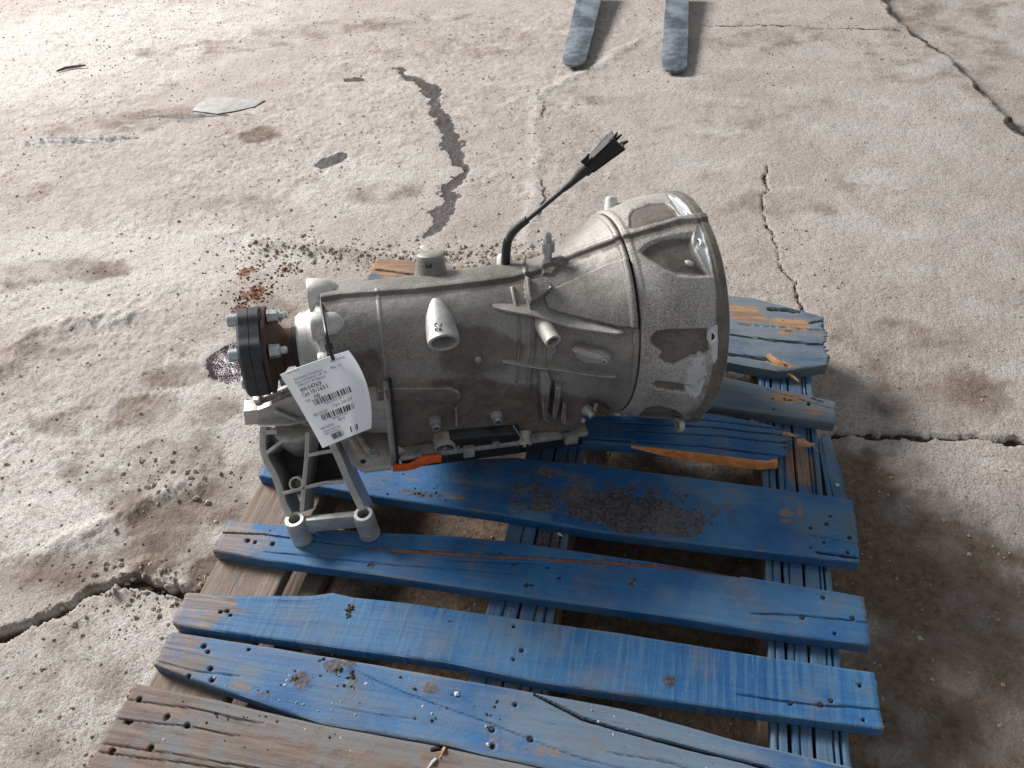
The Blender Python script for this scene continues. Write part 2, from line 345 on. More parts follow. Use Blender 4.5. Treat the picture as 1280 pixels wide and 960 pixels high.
# ================================================================== THE GROUND
def G(*pts): return [tuple(at(p, 0.)[:2]) for p in pts]
CR = dict(
    left=G((-40, 812), (0, 797), (50, 775), (100, 745), (140, 733), (180, 728), (235, 742), (300, 752)),
    right=G((1000, 548), (1050, 545), (1130, 547), (1200, 545), (1280, 552), (1340, 556)),
    mid=G((962, 205), (955, 240), (953, 265), (968, 290), (972, 320), (985, 345), (1000, 365), (1003, 390), (1010, 420)),
    slab=G((1095, -20), (1120, 20), (1140, 38), (1185, 70), (1225, 110), (1260, 145), (1285, 172), (1330, 225)),
    wet=G((495, 85), (525, 105), (543, 118), (540, 134), (558, 150), (566, 180), (578, 215), (562, 240), (553, 270), (538, 294)),
    seam=G((668, 125), (672, 200), (667, 250), (655, 300)),
    joint=G((880, 33), (960, 31), (1040, 36), (1125, 37)),
    arc=G((640, 130), (690, 110), (745, 85), (780, 60), (800, 52)),
)
SLAB = 1
def build_ground():
    nr, nc = 640, 700
    r = np.linspace(0, 1, nr); ys = -.55 + 4.35 * (np.exp(1.25 * r) - 1) / (math.exp(1.25) - 1)
    u = np.linspace(0, 1, nc)
    ys = np.concatenate([[-6, -2.5, -1.2], ys, [5, 8, 14]]); u = np.concatenate([[-4, -1.2, -.3], u, [1.3, 2.2, 5]])
    Y = np.repeat(ys[:, None], len(u), 1); yc = np.clip(Y, -.55, 3.8)
    xl = -.85 - .79 * (yc + .3); xr = .98 + .26 * yc
    X = xl + u[None] * (xr - xl)
    Z = .011 * (fbm(X * 2.2, Y * 2.2, 1) - .5) + .008 * (fbm(X * 9, Y * 9, 2, 3) - .5)
    rough = sstep(.35, .65, fbm(X * 1.9 + 5, Y * 1.9, 3, 3)) * sstep(.9, -.4, X)
    Z += (.0008 + .0038 * rough) * (fbm(X * 38, Y * 38, 4, 3) - .5) * 1.6
    Z += (.0007 + .0026 * rough) * np.maximum(vnoise(X * 110, Y * 110, 5) - .55, 0) * 2.2
    Z += .0012 * (vnoise(X * 230, Y * 230, 6) - .5)
    wob = (fbm(X * 16, Y * 16, 8, 5, .62) - .5); wob2 = (fbm(X * 16, Y * 16, 15, 5, .62) - .5)
    Xw, Yw = X + wob * .05, Y + wob2 * .05
    A = {k: np.zeros(X.shape) for k in ('wet', 'mud_and_shade', 'pale', 'crack_and_shade', 'oil', 'rust')}; A['rough'] = np.clip(.25 + 1.1 * rough, 0, 1) * sstep(1.3, -.5, X)
    def crack_and_shade(name, w, dep, wv=.5):
        D, sd, L = pline(Xw, Yw, CR[name]); ww = w * (1 - wv + wv * (vnoise(L * 14, L * 0 + 3, 9) + fbm(L * 70, L * 0 + 3, 19, 3)))
        f = sstep(ww, ww * .35, D); A['crack_and_shade'] = np.maximum(A['crack_and_shade'], f); return f * dep
    Z -= crack_and_shade('left', .013, .028, .75); Z -= crack_and_shade('right', .0085, .014, .8); Z -= crack_and_shade('mid', .0042, .006, .9)
    Z -= crack_and_shade('joint', .007, .004, .7)
    D, sd, L = pline(Xw, Yw, CR['slab'])
    Z -= .030 * sstep(-.004, .012, D * SLAB * sd); A['mud_and_shade'] = np.maximum(A['mud_and_shade'], .35 * sstep(-.0, .03, D * SLAB * sd) * sstep(1.2, .2, D))
    A['crack_and_shade'] = np.maximum(A['crack_and_shade'], sstep(.026, .008, np.abs(D * sd + .006)) * (.45 + .6 * vnoise(L * 20, L * 0, 4)))  # dark band along the slab step: its shadow put into the colour
    D, sd, L = pline(X + wob * .10, Y + wob2 * .10, CR['wet']); ww = .018 + .036 * vnoise(L * 5.5, L * 0 + 7, 11) * sstep(0, .25, L)
    A['wet'] = sstep(ww * 1.15, ww * .45, D) * (.62 + .6 * fbm(X * 30, Y * 30, 61, 3)); Z -= .0025 * A['wet']
    D, sd, L = pline(Xw, Yw, CR['seam']); Z += .004 * sstep(.035, .0, D); A['pale'] = np.maximum(A['pale'], .5 * sstep(.03, .005, D)); A['crack_and_shade'] = np.maximum(A['crack_and_shade'], .75 * sstep(.009, .003, np.abs(D * sd - .022)) * sstep(.45, .6, vnoise(L * 9, L * 0, 3)))
    D, sd, L = pline(Xw, Yw, CR['arc']); Z += .006 * sstep(.04, .0, D); A['pale'] = np.maximum(A['pale'], .5 * sstep(.035, .005, D))
    def blob(px, rx, ry, key, amt, ang=0.):
        c = at(px, 0); dx, dy = Xw - c[0], Yw - c[1]; ca, sa = math.cos(ang), math.sin(ang)
        d = np.hypot((dx * ca + dy * sa) / rx, (-dx * sa + dy * ca) / ry) + (.9 if key in ('wet', 'mud_and_shade', 'pale') else .25) * (fbm(X * 11, Y * 11, 91, 4) - .5); f = amt * sstep(1.15, .55, d)
        A[key] = np.maximum(A[key], f); return f
    # puddles and oil
    f = blob((292, 452), .085, .085, 'oil', 1.); Z = Z * (1 - f) + f * (-.001 + .0011 * vnoise(X * 60, Y * 60, 21))
    for px, rx, ry, an in (((441, 101), .055, .028, .1), ((415, 201), .035, .07, -.5), ((88, 176), .27, .035, .12), ((230, 146), .26, .018, .1)):
        blob(px, rx, ry, 'wet', .95, an)
    # mud / damp brown soil; right of the pallet partly shade put into the colour
    for px, rx, ry, am in (((1180, 740), .22, .42, .62), ((1150, 900), .24, .25, .62), ((1000, 640), .30, .30, .75), ((700, 760), .55, .40, .9), ((560, 640), .40, .2, .6), ((330, 730), .2, .16, .7), ((800, 900), .5, .3, .9),
                           ((330, 400), .12, .14, .45), ((190, 590), .22, .12, .48), ((330, 590), .1, .2, .45), ((240, 640), .15, .1, .5), ((325, 168), .10, .09, .6), ((1230, 60), .6, .5, .35), ((380, 235), .2, .2, .32),
                           ((170, 150), .4, .12, .42), ((960, 50), .35, .15, .35), ((1020, 470), .2, .12, .4), ((700, 45), .25, .1, .3), ((60, 240), .3, .08, .36), ((60, 880), .2, .2, .42), ((150, 520), .3, .08, .44), ((70, 720), .25, .07, .44), ((100, 910), .2, .1, .42), ((260, 60), .5, .12, .42), ((430, 35), .6, .15, .4), ((560, 60), .3, .2, .36), ((330, 250), .3, .07, .38), ((480, 240), .2, .12, .42), ((1110, 430), .25, .16, .42), ((1180, 500), .2, .12, .5), ((900, 150), .4, .2, .32), ((1020, 250), .4, .12, .34), ((760, 120), .3, .12, .34), ((230, 470), .18, .05, .5), ((40, 340), .5, .08, .46), ((200, 690), .12, .08, .55), ((40, 440), .2, .05, .5)):
        blob(px, rx, ry, 'mud_and_shade', am, .2)
    for px, rx, ry, am, an in (((80, 60), 1.1, .7, .75, .3), ((160, 330), .7, .28, .7, .35), ((110, 620), .34, .14, .95, .55), ((120, 850), .26, .16, .7, .6), ((430, 230), .35, .25, .6, 0), ((300, 500), .2, .3, .6, .8), ((250, 690), .12, .08, .8, .7), ((20, 560), .2, .2, .7, .5), ((160, 300), .5, .1, .8, .1)):  # diagonal blob at lower left paints a light-lit patch into the floor colour
        blob(px, rx, ry, 'pale', am, an)
    for px, rx in (((310, 340), .035), ((318, 368), .045), ((300, 388), .025), ((358, 338), .02)): blob(px, rx, rx, 'rust', .8)
    # loose ridge of scraped dirt behind the gearbox and by the tail
    A['mud_and_shade'] += .08 * sstep(.45, .7, fbm(X * 1.1 + Y * .9, (Y - .6 * X) * 3.2, 51, 4))
    for line, w, h in ((G((318, 305), (400, 312), (470, 322), (600, 332), (690, 318)), .05, .010), (G((0, 470), (40, 420), (110, 400), (165, 395)), .06, .014), (G((60, 690), (150, 650), (215, 610), (250, 600)), .05, .012), (G((150, 735), (190, 705), (230, 720)), .04, .012)):
        D, sd, L = pline(Xw, Yw, line); f = sstep(w, 0, D); Z += f * h * (.35 + 1.3 * fbm(X * 55, Y * 55, 31, 3)) * .8; A['mud_and_shade'] = np.maximum(A['mud_and_shade'], .42 * f)
    # keep the sheet flat under the pallet, where everything stands on it
    o = grid_mesh('concrete_floor', np.stack([X, Y, Z], -1), M['floor'], attrs=A, kind='structure')
    return X, Y, Z
GX, GY, GZ = build_ground()

def scatter(name, spots, mat, label, cat, zbase=0., flat=.7, parent=None, seed=1, **kw):
    """many small angular chips as one mesh; spots = [(x, y, size)]"""
    r_ = np.random.default_rng(seed); n = len(spots); sp = np.asarray(spots)
    base = np.array([(1, 0, 0), (-1, 0, 0), (0, 1, 0), (0, -1, 0), (0, 0, 1), (0, 0, -1)], float)
    tri = [(0, 2, 4), (2, 1, 4), (1, 3, 4), (3, 0, 4), (2, 0, 5), (1, 2, 5), (3, 1, 5), (0, 3, 5)]
    V = base[None] * (1 + .55 * (r_.random((n, 6, 3)) - .5)); V = V + .25 * (r_.random((n, 6, 3)) - .5)
    an = r_.random(n) * 6.28; ca, sa = np.cos(an)[:, None], np.sin(an)[:, None]
    el = .6 + .8 * r_.random((n, 1)); x, y = V[..., 0] * el, V[..., 1]
    s_ = sp[:, 2][:, None]
    z0 = sp[:, 3][:, None] if sp.shape[1] > 3 else zbase
    P = np.stack([(x * ca - y * sa) * s_ + sp[:, 0][:, None], (x * sa + y * ca) * s_ + sp[:, 1][:, None], V[..., 2] * s_ * flat + z0 + s_ * flat * .4], -1).reshape(-1, 3)
    T = (np.array(tri)[None] + 6 * np.arange(n)[:, None, None]).reshape(-1, 3)
    me = bpy.data.meshes.new(name); me.from_pydata(P.tolist(), [], T.tolist()); me.update()
    return link(name, me, mat, parent, label=label, cat=cat, kind='stuff', **kw)

def ground_z(x, y):
    # nearest grid row/column
    i = np.clip(np.searchsorted(GY[:, 0], y), 1, GY.shape[0] - 1); return np.array([GZ[a, np.argmin(np.abs(GX[a] - b))] for a, b in zip(np.atleast_1d(i), np.atleast_1d(x))])
def floor_grit():
    sp = []
    n = 9000; yy = -.3 + 3.6 * rng.random(n) ** 1.5; xl = -.75 - .79 * (yy + .3); xr = .95 + .26 * yy
    xx = xl + rng.random(n) * (xr - xl); dens = fbm(xx * 2.5, yy * 2.5, 41, 3) + .12 * (xx < 0)
    k = dens > .47; xx, yy = xx[k], yy[k]; s = .0009 + .0032 * rng.random(len(xx)) ** 4 + .0006 * yy
    for p in ((330, 308), (380, 316), (430, 318), (470, 325), (520, 318), (560, 322), (620, 325), (660, 312), (585, 325), (195, 735), (215, 600), (150, 745)):
        c = at(p, 0); m = 90; xx = np.append(xx, c[0] + rng.normal(0, .07, m)); yy = np.append(yy, c[1] + rng.normal(0, .035, m)); s = np.append(s, .0018 + .006 * rng.random(m) ** 3)
    z = ground_z(xx, yy)
    scatter('loose_grit', np.stack([xx, yy, s, z], 1), M['grit'], 'loose grit and crumbs strewn over the concrete floor', 'grit', seed=3)
    fx, fy, fs = [], [], []
    for p, r_ in (((310, 340), .035), ((318, 368), .04), ((300, 388), .02), ((360, 338), .018), ((326, 366), .02)):
        c = at(p, 0); m = 110; r_ *= 1.9; fx += list(c[0] + rng.normal(0, r_ * .6, m)); fy += list(c[1] + rng.normal(0, r_ * .6, m)); fs += list(.0007 + .0038 * rng.random(m) ** 2.5)
    scatter('rust_flakes', np.stack([fx, fy, fs, ground_z(fx, fy)], 1), M['flake'], 'reddish rust flakes on the floor behind the tail of the gearbox', 'rust', seed=4)
floor_grit()

# ================================================================== PALLET
ZT, TH = .14, .020
BOARDS = []
def on_boards(sp):
    a = np.array(sp); d = np.min([poly_sdf(a[:, 0], a[:, 1], B) for B in BOARDS], 0); return a[(d < -.004) | (a[:, 3] < ZT - .01)]
pal = empty('wooden_pallet', (0, .25, 0), 'worn blue wooden pallet with split boards under the gearbox', 'pallet')
PO = np.array([0, .25, 0])
def bxy(p, z): return np.array(p[:2], float) if len(p) == 3 else at(p, z)[:2]
def rs(poly, z, t):
    P = np.array([bxy(p, z) for p in poly]); L = np.concatenate([[0], np.cumsum(np.hypot(*np.diff(P, axis=0).T))]); L /= L[-1]
    return np.stack([np.interp(t, L, P[:, 0]), np.interp(t, L, P[:, 1])], -1)
def board(name, back, front, mat, zt=ZT, th=TH, n=440, m=62, cracks=(), rag=(0, 0), bare=(), dirt=(), holes=(), fade=(), raw=(), bareend=(.0, .0), seed=1, grain=1., label=None, warp=0., ragf=1.):
    """one sawn board: traced edges, thickness, rounded arrises, splits, worn ends"""
    t = np.linspace(0, 1, n); B = rs(back, zt, t); Fp = rs(front, zt, t)
    v = np.linspace(0, 1, m); L = np.linalg.norm(B[-1] - B[0]); wid = np.linalg.norm(B - Fp, axis=1).mean()
    XY = B[:, None] * (1 - v)[None, :, None] + Fp[:, None] * v[None, :, None]
    dl = unit(B[-1] - B[0]); e0 = t * L; e1 = (1 - t) * L
    jag = lambda s_: (.6 * fbm(v * 9 * ragf, v * 0 + s_, seed + 50, 3) + .8 * np.abs(vnoise(v * 23 * ragf, v * 0 + s_, seed + 60) - .5) + .25 * vnoise(v * 60, v * 0, seed + 61))
    XY = XY + dl[None, None] * (rag[0] * jag(1.)[None, :, None] * np.exp(-e0 / .05)[:, None, None]) - dl[None, None] * (rag[1] * jag(5.)[None, :, None] * np.exp(-e1 / .05)[:, None, None])
    if name == 'deck_board': BOARDS.append([tuple(p) for p in B[::6]] + [tuple(p) for p in Fp[::-6]])
    X, Y = XY[..., 0], XY[..., 1]; xx = t[:, None] * L + 0 * v[None]; yy = v[None] * wid + 0 * t[:, None]
    de = np.minimum(yy, wid - yy); ae = np.minimum(xx, L - xx)
    Z = zt - .0013 * sstep(.0028, 0, de) * (.6 + 1.2 * fbm(xx * 30, yy * 0, seed, 2)) - .0015 * sstep(.004, 0, ae)
    Z = Z + grain * (.0013 * (fbm(xx * 5, yy * 140, seed + 1, 3) - .5) + .0022 * (fbm(xx * 3, yy * 12, seed + 2, 3) - .5)) + warp * (t[:, None] - .5) ** 2
    A = {k: np.zeros(X.shape) for k in ('bare', 'dirt', 'dark', 'fade', 'raw')}
    for c in cracks:
        pts = [tuple(bxy(p, zt)) for p in c[0]]; w = c[1]; D, sd, La = pline(X, Y + .0022 * (fbm(xx * 30, yy * 0, seed + 7, 2) - .5), pts)
        ww = max(w, .0013) * (.6 + .8 * fbm(La * 9, La * 0, seed + 8, 3)) * (.45 + .55 * sstep(0, .1, La) * sstep(1, .85, La)) + .0003; we = np.maximum(ww, .0019); thin = ww / we; f = sstep(we, we * .15, D) * (.25 + .75 * thin); Z -= f * c[2]
        if len(c) > 3: A['raw'] = np.maximum(A['raw'], f)
        else: A['dark'] = np.maximum(A['dark'], f * (.95 if w > .0018 else .62))
    for key, lst in (('bare', bare), ('dirt', dirt), ('fade', fade), ('raw', raw)):
        for (p, rx, ry, am) in lst:
            c = bxy(p, zt); dx, dy = X - c[0], Y - c[1]
            d = np.hypot((dx * dl[0] + dy * dl[1]) / rx, (-dx * dl[1] + dy * dl[0]) / ry) + .7 * (fbm(X * 45, Y * 45, seed + 9, 3) - .5)
            A[key] = np.maximum(A[key], am * sstep(1.1, .35, d))
    A['bare'] = np.maximum(A['bare'], np.maximum(bareend[0] * sstep(.16, .02, e0)[:, None], bareend[1] * sstep(.16, .02, e1)[:, None]) + 0 * X)
    chip = sstep(.50, .66, fbm(xx * 26, yy * 40, seed + 33, 3)); A['bare'] = np.maximum(A['bare'], chip * .55 * sstep(.005, .001, np.minimum(de, ae))); A['bare'] = np.maximum(A['bare'], .45 * sstep(.70, .78, fbm(xx * 9, yy * 26, seed + 35, 4)))
    A['fade'] = np.maximum(A['fade'], .5 * sstep(.005, 0, np.minimum(de, ae)))
    for p, r_ in holes:
        c = bxy(p, zt); d = np.hypot(X - c[0], Y - c[1]); f = sstep(r_ * 1.0, r_ * .45, d); Z -= f * .004; A['dark'] = np.maximum(A['dark'], f)
    Z += .0015 * A['dirt'] * fbm(X * 220, Y * 220, seed + 12, 2)
    # wrap: back side down, under, front side up
    nz = 5; rows = [np.stack([X, Y, Z], -1)]
    side = lambda col, d0: [np.stack([X[:, col] + 0, Y[:, col], Z[:, col] - th * q], -1)[:, None] for q in np.linspace(.12, 1, nz)]
    outn = unit((Fp - B).mean(0)); fr = side(-1, 1); bk = side(0, 0)
    for i, f_ in enumerate(fr): f_[..., :2] += outn * (.0004 + .0012 * (fbm(t * L * 25, t * 0 + i * .4, seed + 20, 3) - .5))[:, None, None] * (i < nz - 1)
    for i, f_ in enumerate(bk): f_[..., :2] -= outn * (.0004 + .0012 * (fbm(t * L * 25, t * 0 + i * .4, seed + 21, 3) - .5))[:, None, None] * (i < nz - 1)
    P = np.concatenate(rows + fr + bk[::-1], 1) - PO
    ex = lambda a: np.concatenate([a, np.repeat(a[:, -1:], nz, 1) * .35, np.repeat(a[:, :1], nz, 1) * .35], 1)
    A = {k: ex(a) for k, a in A.items()}
    o = grid_mesh(name, P, mat, pal, wrap=True, attrs=A, flip=True)
    me = o.data; mm = P.shape[1]; bm = bmesh.new(); bm.from_mesh(me); bm.verts.ensure_lookup_table()
    for r0 in (0, n - 1):
        # end grain: stitch the top row to the underside
        top = [bm.verts[r0 * mm + i] for i in range(m)]
        under = [bm.verts[r0 * mm + i] for i in [m + nz - 1, m + nz]]
        ring = [bm.verts[r0 * mm + i] for i in range(mm)]
        try: bm.faces.new(ring if r0 == 0 else ring[::-1])
        except ValueError: pass
    bmesh.ops.recalc_face_normals(bm, faces=bm.faces)
    bm.to_mesh(me); bm.free(); me.set_sharp_from_angle(angle=math.radians(50))
    if label: o['label'] = label
    return o
def nails(parent, pts, z, r=.0030, mat=None):
    b = MB()
    for p in pts:
        c = bxy(p, z) - PO[:2]; b.lathe((c[0], c[1], z - .0036), (random.uniform(-.1, .1), random.uniform(-.1, .1), 1), [(0, r * .9), (.0025, r), (.0032, r * .85), (.0034, r * .3)], 10)
    return b.build('nail_heads', mat or M['nail'], parent, smooth=True, kind='stuff')

W_ = 'w'
o = board('deck_board', [(468, 322), (524, 326), (582, 334), (912, 369), (940, 372), (985, 383), (1003, 388), (1036, 397)], [(-.50, .735, W_), (912, 453), (943, 459), (975, 464), (999, 462), (1043, 457)], M['paint_split'], seed=11, rag=(.01, .02), th=.022,
      cracks=[([(880, 415), (912, 418), (970, 426), (1043, 432)], .0030, .010), ([(880, 438), (912, 443), (960, 449), (985, 458)], .0045, .010), ([(470, 337), (490, 339), (510, 342), (535, 344)], .004, .006), ([(905, 403), (960, 408), (1041, 414)], .0014, .004), ([(565, 346), (570, 331)], .0025, .004), ([(960, 386), (985, 388), (1000, 390)], .006, .012), ([(1012, 404), (1038, 400)], .0028, .008)],
      bare=[((934, 392), .05, .045, 1.0), ((990, 405), .045, .03, .9), ((985, 416), .03, .012, .8), ((500, 335), .2, .06, .95), ((600, 340), .15, .05, .8), ((975, 455), .05, .012, .9)], fade=[((940, 400), .2, .1, .5)], dirt=[((986, 414), .012, .008, .9)])
board('deck_board', [(-.50, .535, W_), (907, 471), (975, 486), (1047, 501)], [(-.50, .47, W_), (892, 506), (970, 518), (1048, 529)], M['paint_split'], seed=12, rag=(.01, .006),
      holes=[((966, 498), .003), ((981, 498), .003), ((987, 500), .003), ((967, 511), .003), ((1011, 505), .004)], cracks=[([(960, 487), (1047, 512)], .0012, .002), ([(1015, 497), (1030, 502)], .0025, .004)], bare=[((985, 497), .05, .02, .75), ((1020, 515), .03, .012, .7)], fade=[((1000, 500), .1, .05, .35)])
board('deck_board', [(-.50, .452, W_), (700, 520), (888, 517), (950, 527), (1001, 538)], [(-.50, .385, W_), (640, 548), (753, 553), (789, 556), (970, 578), (1003, 570)], M['paint'], seed=13, rag=(.01, .045), ragf=1.6,
      cracks=[([(760, 528), (880, 533), (1000, 546)], .0020, .005), ([(780, 538), (900, 545), (1000, 556)], .0020, .005), ([(740, 548), (880, 558), (985, 571)], .0022, .005), ([(840, 520), (930, 530), (980, 537)], .002, .004)],
      bare=[((995, 550), .02, .03, 1.), ((985, 540), .02, .01, .8)], fade=[((930, 545), .15, .05, .25)], label='splintered blue board broken short at its right end with a fresh orange split')
board('deck_board', [(-.50, .300, W_), (560, 574), (640, 571), (740, 580), (900, 601), (1068, 624)], [(319, 594), (472, 621), (615, 641), (740, 663), (900, 683), (1079, 703)], M['paint'], seed=14, rag=(.01, .006),
      dirt=[((790, 638), .17, .055, 1.25), ((760, 630), .30, .07, .6), ((720, 622), .14, .035, .75), ((900, 660), .08, .04, .4), ((680, 595), .08, .02, .6), ((525, 617), .05, .012, .6), ((560, 605), .09, .02, .4), ((850, 625), .05, .03, .5)], bare=[((982, 645), .016, .028, .8), ((1000, 640), .006, .02, .8), ((690, 590), .06, .02, .55), ((1055, 698), .02, .008, .8)], fade=[((660, 640), .05, .02, .9), ((905, 620), .06, .02, .9), ((1045, 650), .08, .05, .6), ((600, 600), .06, .02, .5)],
      holes=[((1013, 660), .0035), ((1033, 655), .004), ((1038, 645), .003), ((1030, 678), .003), ((1014, 684), .003), ((1062, 672), .004), ((1060, 690), .004)], cracks=[([(1020, 690), (1076, 697)], .003, .005), ([(1010, 668), (1074, 680)], .0012, .002)])
board('deck_board', [(283, 650), (348, 656), (470, 665), (560, 669), (640, 676), (780, 697), (926, 720), (1000, 732), (1082, 745.5)], [(262, 688), (330, 700), (460, 717), (570, 733), (697, 751), (840, 771), (968, 792), (1091, 807)], M['paint'], seed=15, rag=(.008, .004), bareend=(.75, .2),
      cracks=[([(460, 685), (510, 688), (690, 699), (819, 707), (924, 720)], .0032, .007, 'raw'), ([(270, 665), (330, 668), (372, 674), (460, 684)], .0016, .004), ([(940, 767), (1010, 770), (1089, 779)], .0013, .003), ([(330, 690), (480, 705), (640, 716)], .001, .002), ([(560, 700), (690, 705)], .001, .002)],
      holes=[((310, 676), .005), ((319, 678), .004), ((341, 680), .005), ((642, 705), .0035), ((684, 709), .003), ((699, 722), .003), ((658, 731), .004), ((664, 731), .003), ((1029, 747), .004), ((1003, 772), .004), ((1066, 773), .004), ((1044, 792), .003), ((625, 691), .0025)],
      bare=[((300, 670), .06, .03, .7), ((335, 680), .015, .008, .8)], fade=[((330, 695), .03, .01, .9), ((900, 770), .2, .05, .4), ((380, 690), .1, .03, .4), ((1000, 750), .12, .04, .4), ((430, 710), .02, .006, .9)], dirt=[((790, 728), .008, .014, .9), ((463, 706), .008, .008, 1.)])
board('deck_board', [(231, 740), (305, 744), (387, 744), (416, 740), (441, 746), (500, 752), (618, 769), (780, 792), (964, 822), (1096.5, 840.5)], [(213, 778), (222, 782), (390, 805), (560, 828), (676, 853), (800, 871), (920, 888), (1107, 912)], M['paint_saw'], seed=16, rag=(.004, .004), bareend=(.85, 0.),
      holes=[((276, 765), .004), ((284, 764), .004), ((288, 769), .003), ((642, 783), .003), ((652, 813), .004), ((642, 824), .003), ((988, 879), .004), ((1026, 881), .004), ((1039, 876), .0035), ((1075, 857), .0035), ((1080, 900), .003)], cracks=[([(920, 868), (1000, 880), (1106, 887)], .0012, .003)],
      bare=[((270, 760), .07, .03, .9)], dirt=[((838, 853), .014, .017, 1.), ((437, 763), .008, .014, .7)], fade=[((330, 770), .1, .05, .6), ((480, 790), .16, .05, .45), ((620, 800), .1, .05, .3)], grain=1.3)
board('deck_board', [(211, 789), (300, 803), (387, 817), (470, 831), (589, 852), (668, 866), (780, 886), (920, 925), (1069, 959)], [(189, 830), (244, 850), (330, 879), (402, 904), (460, 914), (560, 931), (604, 943), (711, 966), (900, 1012), (1069, 1046)], M['paint_grey'], seed=17, rag=(.006, .004), bareend=(.7, 0.),
      cracks=[([(668, 868), (726, 897), (819, 925), (920, 950), (1000, 970)], .0026, .008), ([(440, 838), (520, 872), (610, 903), (700, 940), (780, 962)], .0011, .002), ([(420, 885), (470, 893), (520, 900)], .001, .001), ([(760, 940), (840, 955), (900, 975)], .001, .002), ([(195, 825), (240, 838), (300, 846)], .0012, .002)],
      holes=[((255, 808), .005), ((260, 815), .004), ((263, 836), .005), ((265, 850), .005), ((311, 812), .003), ((644, 881), .0035), ((615, 912), .005), ((663, 924), .005), ((616, 933), .005), ((236, 845), .004)],
      dirt=[((377, 849), .02, .016, .9), ((415, 833), .02, .016, .95), ((437, 830), .014, .014, .8), ((440, 855), .012, .02, .7), ((537, 860), .015, .012, .8), ((330, 868), .02, .01, .6)], fade=[((760, 910), .2, .05, .6), ((310, 840), .03, .02, .7), ((860, 950), .2, .05, .5)], bare=[((240, 810), .05, .03, .6), ((660, 935), .08, .012, .6), ((300, 858), .03, .01, .7)])
board('deck_board', [(166, 853.5), (272, 875), (330, 889), (402, 906), (545, 932), (711, 968), (800, 990)], [(98, 972), (170, 1000), (420, 1052), (700, 1104), (800, 1120)], M['paint_old'], seed=18, rag=(.006, .02), n=400, m=90, bareend=(.9, .0),
      cracks=[([(150, 873), (240, 886), (330, 905)], .0012, .003), ([(140, 898), (230, 908), (300, 920)], .0012, .003), ([(122, 929), (190, 939), (300, 957), (380, 975)], .0014, .003), ([(120, 940), (210, 952), (290, 962)], .0012, .003), ([(540, 938), (560, 933)], .004, .006)],
      holes=[((174, 874), .005), ((162, 903), .005), ((158, 902), .004), ((209, 896), .0055), ((234, 907), .0055), ((189, 935), .0055), ((141, 939), .006)],
      bare=[((190, 880), .14, .04, .8), ((300, 930), .2, .06, .7), ((550, 950), .04, .02, 1.), ((480, 960), .1, .03, .6), ((160, 950), .1, .05, .8)], fade=[((400, 920), .2, .05, .5)], dirt=[((400, 950), .1, .04, .35), ((250, 900), .05, .02, .35)], label='wide greyish bare board with nail holes nearest the camera')
# nails by board
DB = [c for c in pal.children if c.name.startswith('deck_board')]
nails(DB[1], [(1011, 503), (975, 505)], ZT); nails(DB[3], [(1013, 659), (1062, 671), (1033, 654)], ZT)
nails(DB[4], [(463, 706), (1003, 771), (658, 731), (1066, 772), (1029, 746)], ZT, .0034); nails(DB[5], [(652, 812), (988, 878), (1026, 880), (1039, 875)], ZT)
nails(DB[6], [(615, 911), (663, 924)], ZT)
# stringer boards (run front to back), blocks and bottom boards
ZS = ZT - TH - .002
def yboard(x0, x1, y0, y1, mat, zt=ZS, th=.022, seed=30, grooves=(), name='stringer_board', **kw):
    n = 200
    cr = [([(gx, y0, W_), (gx + dx, (y0 + y1) / 2, W_), (gx + dx2, y1, W_)], w, d) for gx, dx, dx2, w, d in grooves]
    return board(name, [(x0, y1, W_), (x0 + .002, (y0 + y1) / 2, W_), (x0, y0, W_)], [(x1, y1, W_), (x1 - .002, (y0 + y1) / 2, W_), (x1, y0, W_)], mat, zt=zt, th=th, n=n, m=64, seed=seed, cracks=cr, **kw)
yboard(.365, .462, -.36, .80, M['paint_y'], seed=31, rag=(.004, .004), grooves=[(.373, .004, .003, .0014, .004), (.388, .003, -.004, .0026, .012), (.403, -.003, .004, .0013, .004), (.417, .005, -.003, .0021, .010), (.441, .004, .001, .0014, .005), (.451, .0, -.003, .0018, .008)],
       bare=[((.425, .36, W_), .06, .03, 1.)])
yboard(-.04, .064, -.36, .80, M['paint_y'], seed=32, grooves=[(-.016, .004, -.003, .0014, .004), (.008, .003, .006, .0020, .008), (.034, .001, -.004, .0013, .004), (.048, .002, .005, .0015, .005)], bare=[((.02, -.10, W_), .08, .05, .7)], dirt=[((.02, .03, W_), .1, .05, .5), ((.03, .16, W_), .06, .04, .8)])
yboard(-.495, -.372, -.36, .80, M['dusty'], seed=33, rag=(.004, .004), dirt=[((-.44, .02, W_), .2, .06, .45)])
yboard(-.352, -.318, -.36, .45, M['dusty'], seed=34, zt=ZS - .024)
